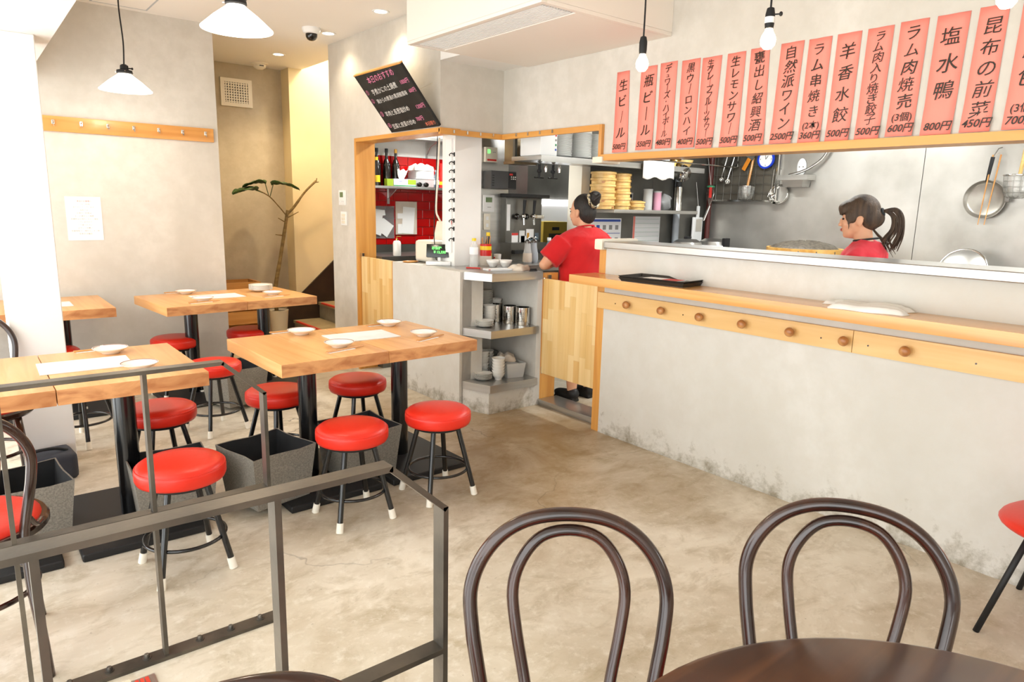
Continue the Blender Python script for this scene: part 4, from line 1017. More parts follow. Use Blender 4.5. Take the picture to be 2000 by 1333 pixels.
bw = tag(ob('rice_bowl', bowl_bm(), 'porcelain', None, smooth=True, loc=(3.155, 4.175, CT)), 'white bowl on the counter in front of the red can', 'bowl', 'white bowls')
share(bw, (3.235, 4.125, CT), 0, 'white bowl on the counter right of the bowl before the red can')
t = thing('white_cup', 'white cup with small print behind the two bowls', 'cup', (3.40, 4.44, CT)); ob('cup', lathe(bm_(), [(0, 0), (0.026, 0), (0.031, 0.075), (0.028, 0.075), (0.024, 0.006), (0, 0.006)], 24), 'porcelain', t)
ob('print', box(bm_(), -0.033, -0.0315, -0.01, 0.01, 0.04, 0.052), 'ink_red', t)
t = tag(bx('order_pad', 'white_plastic', None, -0.10, 0.10, -0.045, 0.045, 0, 0.014, bev=0.004), 'white flat order terminal lying on the steel worktop', 'terminal'); t.location = (3.03, 3.95, CT); t.rotation_euler = (0, 0, -0.25)
bx('dot', 'ink_red', t, -0.09, -0.075, -0.0455, -0.044, 0.005, 0.010)
cloth('crumpled_cloth', 'crumpled beige dish cloth on the corner of the steel worktop', (3.185, 3.90, CT), 0.4, 0.16, 0.12, 0.04, 'cloth_beige', 9)
tag(ob('pen', tube(bm_(), [(2.90, 4.16, CT+0.006), (2.965, 4.075, CT+0.006)], 0.0055, 8), 'ink_red', None), 'red pen lying on the worktop before the tea bottle', 'pen')
t = thing('key_bunch', 'black key bunch beside the crumpled cloth', 'keys', (3.225, 3.80, CT))
for k in range(3): bx('key', 'black_matte', t, -0.03+0.012*k, 0.035+0.008*k, -0.02+0.013*k, -0.008+0.013*k, 0.0+0.005*k, 0.005+0.005*k)
# cash register, customer display, coin tray
t = thing('cash_register', 'cream cash register seen from behind on the service counter', 'register', (3.0, 4.755, CT), 0.1)
b = bm_(); box(b, -0.11, 0.13, -0.10, 0.12, 0, 0.175, 0.045, 4); ob('housing', b, 'cream_plastic', t, smooth=True)
b = bm_(); box(b, 0.02, 0.045, -0.13, 0.10, 0.10, 0.34, 0.008, 2, mtx=Matrix.Rotation(0.25, 4, 'Y')); ob('screen_back', b, 'cream_plastic', t)
ob('cable', tube(bm_(), spline([(0.06, -0.12, 0.30), (0.0, -0.135, 0.22), (-0.01, -0.14, 0.10), (0.0, -0.14, 0.01)], 5), 0.006, 8), 'ink_blue', t, smooth=True)
t = thing('customer_display', 'small black customer display with green digits on the counter', 'display', (2.885, 4.50, CT), -0.75)
bx('base', 'white_plastic', t, -0.095, 0.095, -0.055, 0.05, 0, 0.03, bev=0.006); ob('stem', cyl(bm_(), (0, 0.01, 0.03), (0, 0.01, 0.062), 0.015), 'white_plastic', t)
tm = Matrix.Translation((0, 0.01, 0.105)) @ Matrix.Rotation(-0.2, 4, 'X')
b = bm_(); box(b, -0.10, 0.10, -0.02, 0.03, -0.05, 0.05, 0.006, 2, mtx=tm); ob('case', b, 'screen_dark', t)
b = bm_(); box(b, 0.095, 0.11, -0.018, 0.032, -0.05, 0.05, 0.004, 1, mtx=tm); ob('side_cover', b, 'white_plastic', t)
glyphs('green_digits', [('お会計', 0.026, 0.0006, 0, tm @ xyz(FACE_Y, (-0.02, -0.0215, 0.018))), ('¥ 12,330', 0.026, 0.0006, 0, tm @ xyz(FACE_Y, (0.005, -0.0215, -0.012)))], 'led_green', t)
b = bm_(); lathe(b, [(0, 0), (0.055, 0), (0.068, 0.010), (0.064, 0.011), (0.052, 0.004), (0, 0.004)], 28)
for v in b.verts: v.co.y *= 0.7
tag(ob('coin_tray', b, 'honey_trim_y', None, loc=(2.80, 4.79, CT)), 'shallow oval wooden coin tray on the cement counter', 'tray')
# hook pillar
t = thing('hook_pillar', 'white square pillar with a column of small black hooks on the counter', 'pillar', (3.05, 4.445, 1.001)); t['kind'] = 'structure'; del t['category']
bx('shaft', 'white_paint', t, -0.12, 0.12, -0.085, 0.085, 0, 1.448); bx('cable_duct', 'white_plastic', t, -0.135, -0.12, -0.06, 0.02, 0.10, 0.93)
for z in (1.82, 1.76, 1.70, 1.636, 1.557, 1.49, 1.42, 1.34, 1.28, 1.20):
    bx('hook_plate', 'black_matte', t, -0.123, -0.12, -0.083, -0.068, z-1.015, z-0.985)
    ob('hook', tube(bm_(), spline([(-0.123, -0.075, z-1.0), (-0.145, -0.072, z-0.993), (-0.158, -0.066, z-1.003), (-0.15, -0.06, z-1.012)], 4), 0.0035, 7), 'black_matte', t, smooth=True)
bx('paper_slip', 'paper_white', t, -0.1365, -0.1352, -0.05, -0.02, 0.11, 0.19); bx('pink_tag', 'ink_red', t, -0.1365, -0.1352, -0.068, -0.062, 0.31, 0.34)
tag(ob('power_cable', tube(bm_(), spline([(2.905, 4.56, 1.98), (2.90, 4.57, 1.70), (2.895, 4.575, 1.50), (2.90, 4.60, 1.25), (2.91, 4.60, 1.10), (2.92, 4.59, 1.005)], 6), 0.0035, 8), 'black_matte', None, smooth=True), 'black power cable running down beside the white hook pillar', 'cable')
tag(ob('white_cable', tube(bm_(), spline([(2.915, 4.55, 1.95), (2.905, 4.56, 1.65), (2.90, 4.57, 1.42), (2.91, 4.555, 1.36), (2.925, 4.55, 1.33)], 6), 0.007, 8), 'cream_plastic', None, smooth=True), 'cream cable looping beside the white hook pillar', 'cable')
# ------------------------------------------------------------------ crockery on the open steel shelves
def stack(first_, n, dz, loc, label, group, r=0.0):
    for k in range(n):
        o = share(first_, (loc[0]+random.uniform(-r, r), loc[1]+random.uniform(-r, r), loc[2]+dz*k), 0, 'topmost ' + label if k == n-1 else label); o['group'] = group
S2 = 0.6035; S1 = 0.2135
b = bm_(); lathe(b, [(0, 0.003), (0.03, 0.003), (0.032, 0), (0.038, 0), (0.062, 0.010), (0.066, 0.014), (0.063, 0.014), (0.036, 0.006), (0, 0.005)], 28)
sp = tag(ob('small_plate', b, 'porcelain', None, smooth=None, angle=25, loc=(2.905, 3.93, S2)), 'white plate in the short stack at the front of the upper steel shelf', 'plate', 'plates in the short stack')
stack(sp, 4, 0.0085, (2.905, 3.93, S2+0.0085), sp['label'], 'plates in the short stack')
stack(sp, 24, 0.0095, (3.075, 4.17, S2), 'white plate in the tall stack at the left of the upper steel shelf', 'plates in the tall stack', 0.001)
stack(sp, 15, 0.0095, (3.165, 4.255, S2), 'white plate in the middle stack at the back of the upper steel shelf', 'plates in the middle stack', 0.001)
stack(sp, 5, 0.009, (2.90, 3.93, S1), 'white plate in the stack at the front of the lower steel shelf', 'plates on the lower shelf', 0.001)
rb = tag(ob('soup_bowl', bowl_bm(0.050, 0.05), 'porcelain', None, smooth=None, angle=25, loc=(3.03, 4.04, S2)), 'white bowl in the stack before the steel cutlery cups', 'bowl', 'bowls before the cutlery cups')
stack(rb, 4, 0.021, (3.03, 4.04, S2+0.021), rb['label'], 'bowls before the cutlery cups')
stack(rb, 6, 0.021, (3.19, 4.18, S2), 'white bowl in the stack behind the cutlery cups', 'bowls behind the cutlery cups')
stack(rb, 6, 0.022, (2.995, 3.875, S1), 'white bowl in the front middle stack on the lower steel shelf', 'bowls in the front stack, lower shelf')
stack(rb, 7, 0.022, (2.99, 4.06, S1), 'white bowl in the left stack on the lower steel shelf', 'bowls in the left stack, lower shelf', 0.002)
stack(rb, 6, 0.022, (3.085, 4.13, S1), 'white bowl in the rear stack on the lower steel shelf', 'bowls in the rear stack, lower shelf', 0.002)
def cutlery_cup(lab, x, y):
    t = thing('cutlery_cup', lab, 'cutlery cup', (x, y, S2), 0, 'perforated steel cutlery cups')
    ob('cup', lathe(bm_(), [(0, 0), (0.050, 0), (0.052, 0.006), (0.052, 0.128), (0.0535, 0.13), (0.049, 0.13), (0.049, 0.008), (0, 0.008)], 32), 'chrome', t)
    for r_ in range(6):
        for c_ in range(6):
            a = PI*0.95 + c_*0.22; z = 0.03+0.0125*r_
            ob('hole', cyl(bm_(), (0.0519*math.cos(a), 0.0519*math.sin(a), z), (0.0527*math.cos(a), 0.0527*math.sin(a), z), 0.0033, n=6), 'black_matte', t)
cutlery_cup('perforated steel cutlery cup, front right of three', 3.195, 3.855); cutlery_cup('perforated steel cutlery cup, middle of three', 3.16, 3.965); cutlery_cup('perforated steel cutlery cup, rearmost of three', 3.125, 4.085)
t = thing('plastic_tub', 'clear plastic tub with crockery and a cloth on the lower steel shelf', 'tub', (3.145, 3.935, S1), -0.2)
b = bm_(); hull(b, [(-0.065, -0.10, 0), (0.065, -0.10, 0), (0.065, 0.10, 0), (-0.065, 0.10, 0)], [(-0.078, -0.115, 0.11), (0.078, -0.115, 0.11), (0.078, 0.115, 0.11), (-0.078, 0.115, 0.11)])
bmesh.ops.delete(b, geom=[f for f in b.faces if f.calc_center_median().z > 0.10], context='FACES'); o = ob('tub', b, 'plastic_frost', t, smooth=False); m_ = o.modifiers.new('thickness', 'SOLIDIFY'); m_.thickness = 0.003
stack(rb, 3, 0.02, (3.14, 3.90, S1+0.006), 'white cup inside the clear plastic tub', 'cups in the tub')
c_ = cloth('striped_cloth', 'striped beige cloth hung over the clear plastic tub', (3.135, 3.965, S1+0.112), -0.6, 0.13, 0.15, 0.05, 'cloth_beige', 4)
b = bm_(); ell(b, (0, 0, 0.07), (0.06, 0.055, 0.07)); bmesh.ops.translate(b, vec=(0, 0, 0), verts=b.verts)
for v in b.verts: v.co.x += 0.012*math.sin(v.co.z*60+v.co.y*40); v.co.y += 0.012*math.cos(v.co.z*50+v.co.x*50)
tag(ob('plastic_bag', b, 'bag_plastic', None, smooth=True, loc=(3.185, 4.20, S1)), 'crumpled clear plastic bag at the back of the lower steel shelf', 'bag')

# ------------------------------------------------------------------ shelf and things on the red tiled wall
t = thing('bottle_shelf', 'steel shelf with brackets across the red tiles', 'shelf', (2.88, 5.895, 1.60))
bx('board', 'stainless', t, 0, 1.2, -0.19, 0, -0.012, 0.012, bev=0.003)
for x in (0.33, 0.95): bx('bracket', 'stainless', t, x-0.012, x+0.012, -0.006, 0, -0.15, -0.012); ob('bracket_arm', hull(bm_(), [(x-0.004, -0.006, -0.10), (x-0.004, -0.17, -0.012), (x-0.004, -0.006, -0.012)], [(x+0.004, -0.006, -0.10), (x+0.004, -0.17, -0.012), (x+0.004, -0.006, -0.012)]), 'stainless', t)
t = thing('upper_shelf', 'plain steel shelf near the top of the hatch', 'shelf', (2.88, 5.895, 2.05))
bx('board', 'stainless', t, 0, 1.2, -0.22, 0, -0.012, 0.012); bx('bracket', 'stainless', t, 0.74, 0.76, -0.006, 0, -0.16, -0.012); ob('bracket_arm', hull(bm_(), [(0.745, -0.006, -0.13), (0.745, -0.07, -0.06), (0.745, -0.2, -0.012), (0.745, -0.006, -0.012)], [(0.755, -0.006, -0.13), (0.755, -0.07, -0.06), (0.755, -0.2, -0.012), (0.755, -0.006, -0.012)]), 'stainless', t)
SZ = 1.6125
wine = [(0.036, 0), (0.037, 0.01), (0.037, 0.18), (0.030, 0.215), (0.014, 0.25), (0.013, 0.305)]
for x, cm, lab in ((3.07, 'black_matte', 'dark bottle with black cap, left of the three on the red tile shelf'), (3.17, 'black_matte', 'dark bottle with black cap, middle of the three on the red tile shelf'), (3.265, 'gold_cap', 'dark bottle with gold cap on the red tile shelf')):
    bottle('dark_bottle', lab, 'bottle', (x, 5.845, SZ), wine, 'dark_bottle', (0.30, 0.335, 0.0145), cm, group='dark bottles')
bottle('soy_bottle', 'soy bottle with yellow cap at the left of the red tile shelf', 'bottle', (3.03, 5.775, SZ), [(0.03, 0), (0.03, 0.12), (0.024, 0.16), (0.012, 0.21), (0.012, 0.225)], 'soy', (0.222, 0.25, 0.015), 'yellow_plastic', (0.03, 0.09, 0.0308), 'yellow_plastic')
bottle('soy_bottle', 'bottle with yellow cap half hidden by the hatch jamb', 'bottle', (2.955, 5.79, SZ), [(0.03, 0), (0.03, 0.12), (0.024, 0.16), (0.012, 0.21), (0.012, 0.225)], 'plastic_frost', (0.222, 0.25, 0.015), 'yellow_plastic', (0.03, 0.10, 0.0308), 'carton_dark')
t = thing('tissue_box', 'white tissue box with green waves and a pulled tissue', 'tissue box', (3.285, 5.765, SZ)); bx('carton', 'paper_white', t, -0.115, 0.115, -0.055, 0.05, 0, 0.065); bx('green_wave', 'green_box', t, 0.03, 0.115, -0.0562, -0.055, 0.018, 0.062); bx('green_base', 'ink_green', t, -0.115, 0.115, -0.0562, -0.055, 0.0, 0.010)
b = bm_(); V = []
for i in range(7):
    V.append([b.verts.new(((i/6-0.5)*0.10*(0.5+j/4*0.6), 0.012*math.sin(i*1.3+j), 0.064+0.085*j/4+0.012*math.sin(i*2.1)*(j/4))) for j in range(5)])
for a, c_ in zip(V, V[1:]):
    for j in range(4): b.faces.new((a[j], a[j+1], c_[j+1], c_[j]))
o = ob('tissue', b, 'paper_white', t, smooth=True); o.modifiers.new('thickness', 'SOLIDIFY').thickness = 0.002
glyphs('print', [('Clean', 0.022, 0.0003, 0.2, xyz(FACE_Y, (-0.05, -0.0562, 0.045)))], 'ink_blue', t)
tag(bx('green_carton', 'green_box', None, 3.10, 3.162, 5.71, 5.76, SZ, SZ+0.062), 'small olive green carton beside the tissue box', 'carton')
t = thing('storage_tub', 'clear storage tub with a white towel on the red tile shelf', 'tub', (3.51, 5.80, SZ)); b = bm_(); box(b, -0.10, 0.10, -0.075, 0.075, 0, 0.15, 0.012, 2); ob('tub', b, 'plastic_frost', t); bx('lid', 'plastic_frost', t, -0.106, 0.106, -0.08, 0.08, 0.075, 0.083)
cloth('rolled_towel', 'bundled white towel on top of the clear storage tub', (3.51, 5.80, SZ+0.151), 0.1, 0.21, 0.15, 0.07, 'cloth_white', 11)
bottle('water_bottle', 'small water bottle with lilac cap on the red tile shelf', 'bottle', (3.655, 5.76, SZ), [(0.026, 0), (0.028, 0.02), (0.026, 0.10), (0.012, 0.135), (0.012, 0.145)], 'clear_blue', (0.145, 0.165, 0.014), 'pipe_grey', (0.03, 0.07, 0.0285), 'paper_white')
bottle('sauce_bottle', 'slim red sauce bottle at the right of the red tile shelf', 'bottle', (3.73, 5.79, SZ), [(0.03, 0), (0.03, 0.10), (0.014, 0.15), (0.014, 0.20)], 'red_can', (0.20, 0.23, 0.015), 'red_can', (0.03, 0.06, 0.0306), 'yellow_plastic')
t = thing('sunglasses', 'dark sunglasses lying on the edge of the red tile shelf', 'sunglasses', (3.475, 5.71, SZ))
for s in (-1, 1): b = bm_(); ell(b, (0.036*s, 0, 0.022), (0.030, 0.004, 0.022)); ob('lens', b, 'dark_bottle', t, smooth=True); ob('temple', tube(bm_(), [(0.064*s, 0, 0.03), (0.06*s, 0.09, 0.006)], 0.002, 6), 'black_matte', t)
ob('bridge', tube(bm_(), [(-0.01, 0, 0.028), (0.01, 0, 0.028)], 0.002, 6), 'black_matte', t)
t = thing('clipboard', 'beige board with pinned papers on the red tiles', 'board', (3.40, 5.896, 1.32)); bx('board', 'cloth_beige', t, -0.115, 0.115, -0.010, 0, -0.155, 0.155)
for i, (x, z, w_, h, a) in enumerate(((0.02, -0.02, 0.13, 0.25, 0.15), (-0.05, 0.02, 0.10, 0.05, 0.0), (-0.075, -0.10, 0.045, 0.09, 0.0))):
    bx('paper', 'paper_white', t, x-w_/2, x+w_/2, -0.013-0.001*i, -0.011, z-h/2, z+h/2, mtx=None).rotation_euler = (0, a*0.5, 0)
t = thing('paper_bundle', 'bundle of loose papers clipped to the red tiles beside the jamb', 'papers', (3.14, 5.896, 1.29)); bx('sleeve', 'bag_plastic', t, -0.12, 0.13, -0.006, -0.003, -0.16, 0.14)
for i, (x, z, w_, h, a) in enumerate(((-0.06, 0.0, 0.12, 0.22, 0.1), (0.03, -0.06, 0.13, 0.13, 0.6), (-0.04, 0.07, 0.14, 0.05, -0.15), (-0.05, -0.04, 0.12, 0.16, 0.35))): o = bx('paper', 'paper_white', t, -w_/2, w_/2, -0.0015, 0, -h/2, h/2); o.location = (x, -0.008-0.002*i, z); o.rotation_euler = (0, a, 0)
t = thing('sink_counter', 'dull steel worktop below the red tiles', 'worktop', (3.5, 5.64, 0)); bx('top', 'stainless_dark', t, -0.63, 0.7, -0.25, 0.255, 0.95, 1.0); bx('front', 'stainless_dark', t, -0.62, 0.69, -0.22, 0.255, 0, 0.95)
sb_ = bottle('soap_bottle', 'white patterned soap dispenser with brass pump below the red tiles', 'dispenser', (3.055, 5.46, 1.0005), [(0.034, 0), (0.036, 0.01), (0.036, 0.11), (0.03, 0.128), (0.012, 0.135)], 'porcelain', (0.135, 0.15, 0.012), 'brass')
ob('pump', tube(bm_(), [(0, 0, 0.15), (0, 0, 0.17), (0.035, -0.01, 0.168)], 0.004, 8), 'brass', sb_)
# ------------------------------------------------------------------ steel panel with controls, hood, beer machine
t = thing('control_wall', 'stainless wall panel behind the hook pillar', 'panel', (3.60, 4.80, 1.0005)); t['kind'] = 'structure'; del t['category']; bx('steel_panel', 'stainless', t, -0.16, 0.14, -0.05, 0.05, 0, 1.449)
def wall_box(name, lab, cat, x0, x1, z0, z1, th, m1): t = thing(name, lab, cat, ((x0+x1)/2, 4.749, (z0+z1)/2)); bx('case', m1, t, -(x1-x0)/2, (x1-x0)/2, -th, 0, -(z1-z0)/2, (z1-z0)/2, bev=0.004); return t
t = wall_box('fire_panel', 'cream control box with green light high on the steel panel', 'control box', 3.472, 3.594, 1.81, 1.93, 0.03, 'cream_plastic'); bx('green_lamp', 'led_green', t, -0.04, -0.015, -0.033, -0.029, 0.01, 0.04); ob('dial', ring(bm_(), (0.025, -0.031, 0.02), 0.014, 0.002, 16, 6), 'ink_grey', t); bx('caption', 'ink_red', t, -0.045, 0.05, -0.0315, -0.0295, -0.05, -0.035)
t = wall_box('inverter', 'dark grey electric inverter box on the steel panel', 'control box', 3.472, 3.736, 1.595, 1.74, 0.11, 'grey_device'); bx('keypad', 'black_matte', t, 0.05, 0.128, -0.114, -0.109, -0.065, 0.065); bx('red_label', 'ink_red', t, 0.055, 0.09, -0.116, -0.113, 0.04, 0.055)
for k in range(6): bx('button', 'chrome', t, 0.07+0.02*(k % 3), 0.082+0.02*(k % 3), -0.116, -0.113, 0.006+0.016*(k//3), 0.016+0.016*(k//3))
for k in range(5): bx('slot', 'black_matte', t, -0.12, -0.10, -0.1115, -0.109, -0.05+0.02*k, -0.042+0.02*k)
t = wall_box('air_controller', 'white air conditioning controller with green display by the hook pillar', 'controller', 3.468, 3.58, 1.405, 1.543, 0.018, 'white_plastic'); bx('display', 'lcd_green', t, -0.035, 0.03, -0.020, -0.017, 0.01, 0.05); ob('dial', ring(bm_(), (0, -0.019, -0.03), 0.016, 0.002, 18, 6), 'ink_grey', t)
t = wall_box('light_switch', 'cream light switch below the air controller', 'switch', 3.479, 3.545, 1.256, 1.39, 0.010, 'cream_plastic'); bx('key', 'white_plastic', t, -0.012, 0.012, -0.014, -0.009, 0.015, 0.045); bx('key', 'white_plastic', t, -0.012, 0.012, -0.014, -0.009, -0.045, -0.015)
t = thing('exhaust_hood', 'brownish steel exhaust hood behind the hatch corner', 'hood', (3.67, 4.51, 1.80)); ob('canopy', hull(bm_(), [(-0.11, -0.06, 0.01), (0.11, -0.06, 0.01), (0.11, 0.07, 0.01), (-0.11, 0.07, 0.01)], [(-0.11, -0.06, 0.64), (-0.10, -0.06, 0.64), (-0.10, 0.07, 0.64), (-0.11, 0.07, 0.64)]), 'stainless_brown', t, smooth=False); bx('rim', 'stainless_brown', t, -0.115, 0.12, -0.065, 0.075, -0.01, 0.012)
for x, lab in ((3.80, 'left black valve hanging under the shelf'), (3.95, 'right black valve hanging under the shelf')):
    t = thing('gas_valve', lab, 'valve', (x, 4.42, 1.79), 0, 'hanging valves'); ob('stem', lathe(bm_(), [(0, 0.01), (0.012, 0.01), (0.012, -0.03), (0.02, -0.035), (0.02, -0.055), (0.011, -0.06), (0.011, -0.10), (0, -0.10)], 14), 'black_matte', t); ob('handle', cyl(bm_(), (-0.05, 0, -0.098), (0.05, 0, -0.098), 0.006, n=8), 'black_matte', t); ob('union', lathe(bm_(), [(0, 0.01), (0.011, 0.01), (0.014, -0.02), (0.011, -0.05), (0, -0.05)], 12, (0.07, 0, 0)), 'chrome', t); ob('hanger', cyl(bm_(), (0, 0, 0.01), (0, 0, 0.66), 0.008), 'stainless_dark', t)
t = thing('beer_dispenser', 'stainless beer dispenser with black tap handles', 'beer dispenser', (3.865, 4.80, 1.0005))
bx('body', 'stainless_dark', t, -0.20, 0.20, -0.12, 0.20, 0.15, 0.53, bev=0.006); bx('base', 'stainless_dark', t, -0.20, 0.20, -0.20, 0.20, 0.0, 0.15); bx('top_tray', 'black_matte', t, -0.21, 0.22, -0.20, 0.20, 0.53, 0.56, bev=0.008); bx('drip_tray', 'black_matte', t, -0.19, 0.19, -0.24, -0.20, 0.06, 0.09)
for x in (-0.06, 0.05):
    ob('tap_handle', tube(bm_(), [(x, -0.19, 0.39), (x, -0.20, 0.51)], [0.010, 0.015], 10), 'black_matte', t); b = bm_(); ell(b, (x, -0.18, 0.375), (0.020, 0.03, 0.022)); ob('tap_body', b, 'chrome', t, smooth=True); ob('spout', tube(bm_(), [(x, -0.19, 0.37), (x, -0.20, 0.30)], 0.008, 8), 'chrome', t)
for x in (-0.105, 0.0): b = bm_(); ell(b, (x, -0.15, 0.37), (0.026, 0.026, 0.026)); ob('gauge_ball', b, 'dark_bottle', t, smooth=True)
b = bm_(); box(b, 0.09, 0.20, -0.16, -0.12, 0.355, 0.385, 0.01, 2); ob('side_tap', b, 'chrome', t)
bx('instruction_label', 'paper_white', t, -0.19, -0.155, -0.1225, -0.12, 0.25, 0.47)
for x, z, w_, h, mm in ((-0.10, 0.19, 0.07, 0.08, 'paper_white'), (-0.02, 0.20, 0.06, 0.10, 'paper_grey'), (0.07, 0.22, 0.085, 0.085, 'paper_white'), (0.0, 0.175, 0.065, 0.06, 'paper_white'), (0.08, 0.165, 0.05, 0.05, 'clear_blue'), (0.15, 0.20, 0.04, 0.06, 'clear_blue')): bx('sticker', mm, t, x-w_/2, x+w_/2, -0.1235, -0.12, z-h/2, z+h/2)
bx('sticker_band', 'ink_red', t, -0.135, -0.065, -0.1245, -0.1232, 0.21, 0.23); bx('sticker_picture', 'tea', t, 0.035, 0.06, -0.1245, -0.1232, 0.185, 0.23)
# back room: white lit opening, stood in for by an added glowing cabinet; carton
t = thing('lit_opening', 'cabinet with glowing tube added for the white lit opening behind the beer dispenser', 'lit opening', (4.86, 5.62, 0)); bx('cabinet', 'stainless_dark', t, -0.35, 0.35, -0.20, 0.27, 0, 1.95); bx('pale_panel', 'paper_white', t, -0.30, 0.30, -0.212, -0.2, 1.20, 1.50); bx('light_tube', 'tube_glow', t, -0.30, 0.30, -0.225, -0.212, 1.485, 1.53)
t = thing('drink_carton', 'olive green cardboard drink carton with dark print', 'carton', (4.46, 5.05, 0)); bx('box', 'cardboard', t, -0.15, 0.15, -0.12, 0.12, 0.955, 1.32); bx('print', 'carton_dark', t, -0.08, 0.12, -0.1215, -0.12, 1.0, 1.21); bx('handle_hole', 'black_matte', t, -0.04, 0.05, -0.1215, -0.12, 1.24, 1.27); bx('trolley', 'stainless_dark', t, -0.17, 0.17, -0.14, 0.14, 0, 0.955)
for x, y, lab, mm in ((3.63, 4.34, 'clear carafe with pale sauce beside the red shirt', 'cloth_beige'), (3.735, 4.385, 'grey carafe with metal spout beside the pale carafe', 'pipe_grey')):
    t = thing('carafe', lab, 'carafe', (x, y, 1.0005), 0, 'carafes on the rear worktop'); ob('vessel', lathe(bm_(), [(0, 0), (0.034, 0), (0.038, 0.02), (0.036, 0.07), (0.026, 0.13), (0.024, 0.165), (0, 0.165)], 24), 'plastic_frost' if mm == 'cloth_beige' else mm, t, smooth=None); ob('filling', lathe(bm_(), [(0.0385, 0.012), (0.0388, 0.03), (0.0365, 0.085)], 24), mm, t, smooth=True)
    ob('stopper', lathe(bm_(), [(0, 0.165), (0.027, 0.165), (0.027, 0.18), (0.012, 0.19), (0, 0.195)], 18), 'dark_iron', t); ob('spout', tube(bm_(), [(0, 0, 0.185), (0.012, 0, 0.21), (0.028, 0, 0.205)], 0.004, 8), 'chrome', t)
bottle('water_bottle', 'clear water bottle with white cap behind the red sleeve', 'bottle', (3.88, 4.36, 1.0005), [(0.032, 0), (0.034, 0.02), (0.033, 0.12), (0.014, 0.17), (0.014, 0.18)], 'clear_blue', (0.18, 0.205, 0.017), 'white_plastic', (0.05, 0.10, 0.0345), 'yellow_plastic')

# ------------------------------------------------------------------ kitchen shelves, plates, steamers
t = thing('plate_shelf', 'long steel shelf holding stacks of plates above the hatch', 'shelf', (4.45, 4.17, 1.82)); bx('board', 'stainless', t, -1.0, 0.96, -0.17, 0.179, -0.018, 0.014, bev=0.003); bx('lip', 'stainless', t, -1.0, 0.98, -0.176, -0.17, -0.03, 0.014); [bx('post', 'stainless_dark', t, x-0.012, x+0.012, 0.15, 0.174, 0.014, 0.63) for x in (-0.98, 0.96)]
t = thing('steamer_shelf', 'lower steel shelf holding bamboo steamers', 'shelf', (4.86, 4.19, 1.436)); bx('board', 'stainless', t, -0.56, 0.56, -0.16, 0.159, -0.016, 0.014, bev=0.003)
b = bm_(); lathe(b, [(0, 0.004), (0.05, 0.004), (0.052, 0), (0.06, 0), (0.085, 0.009), (0.098, 0.013), (0.098, 0.015), (0.08, 0.011), (0.055, 0.006), (0, 0.006)], 28)
pl = None
for x, lab in ((3.745, 'white plate in the left stack on the steel plate shelf'), (3.955, 'white plate in the middle stack on the steel plate shelf'), (4.155, 'white plate in the right stack on the steel plate shelf')):
    for k in range(20):
        z = 1.8345+0.0098*k; q = random.uniform(-0.002, 0.002)
        if pl is None: pl = tag(ob('dinner_plate', b, 'porcelain_plate', None, smooth=None, angle=25, loc=(x, 4.12, z)), lab, 'plate', 'plates on the steel plate shelf')
        else: share(pl, (x+q, 4.12+q, z), 0, 'topmost ' + lab if k == 19 else lab)
t = thing('white_appliance', 'white appliance with small coloured buttons left of the plate stacks', 'appliance', (3.545, 4.14, 1.8345)); bx('case', 'white_plastic', t, -0.085, 0.085, -0.12, 0.12, 0, 0.20, bev=0.015)
for k, mm in enumerate(('ink_blue', 'ink_green', 'ink_grey', 'ink_red')): bx('button', mm, t, 0.06, 0.075, -0.1215, -0.119, 0.04+0.035*k, 0.055+0.035*k)
def steamer(lab, x, y, z, r, n, h):
    for k in range(n):
        last = k == n-1
        t = thing('bamboo_steamer', 'lidded topmost ' + lab if last else ('lowest ' + lab if k == 0 else lab), 'steamer', (x+random.uniform(-0.003, 0.003), y, z+h*k), random.uniform(0, 6), 'bamboo steamers on the lower kitchen shelf')
        ob('wall', lathe(bm_(), [(r-0.004, 0.0), (r-0.004, h*0.60), (r-0.009, h*0.60), (r-0.009, 0.0), (r-0.004, 0.0)], 28), 'bamboo', t, smooth=None)
        ob('band', lathe(bm_(), [(r-0.009, h*0.60), (r+0.004, h*0.60), (r+0.004, h-0.0035), (r-0.003, h-0.0012), (r-0.009, h-0.0012)], 28), 'bamboo', t, smooth=None)
        if last: ob('lid', lathe(bm_(), [(r-0.006, h-0.001), (r*0.6, h+0.006), (0, h+0.008)], 28), 'bamboo', t, smooth=True)
        bx('joint', 'knob_wood', t, r+0.001, r+0.004, -0.012, 0.012, h*0.15, h*0.4)
steamer('bamboo steamer in the tall left stack', 4.285, 4.16, 1.4505, 0.105, 6, 0.051)
steamer('bamboo steamer in the tall right stack', 4.505, 4.17, 1.4505, 0.093, 6, 0.050)
steamer('small bamboo steamer beside the tall stacks', 4.70, 4.16, 1.4505, 0.082, 2, 0.036)
def on_shelf_wall(name, lab, cat, x0, x1, z0, z1, th, m1, bev=0.0): t = thing(name, lab, cat, ((x0+x1)/2, 4.349, (z0+z1)/2)); bx('body', m1, t, -(x1-x0)/2, (x1-x0)/2, -th, 0, -(z1-z0)/2, (z1-z0)/2, bev=bev); return t
t = on_shelf_wall('temperature_dial', 'small white controller with red buttons on the dull steel wall', 'controller', 4.805, 4.86, 1.515, 1.60, 0.015, 'white_plastic', 0.003); bx('display', 'screen_dark', t, -0.014, 0.012, -0.017, -0.014, 0.0, 0.03); [bx('button', 'ink_red', t, -0.016+0.012*k, -0.008+0.012*k, -0.017, -0.014, -0.025, -0.017) for k in range(3)]
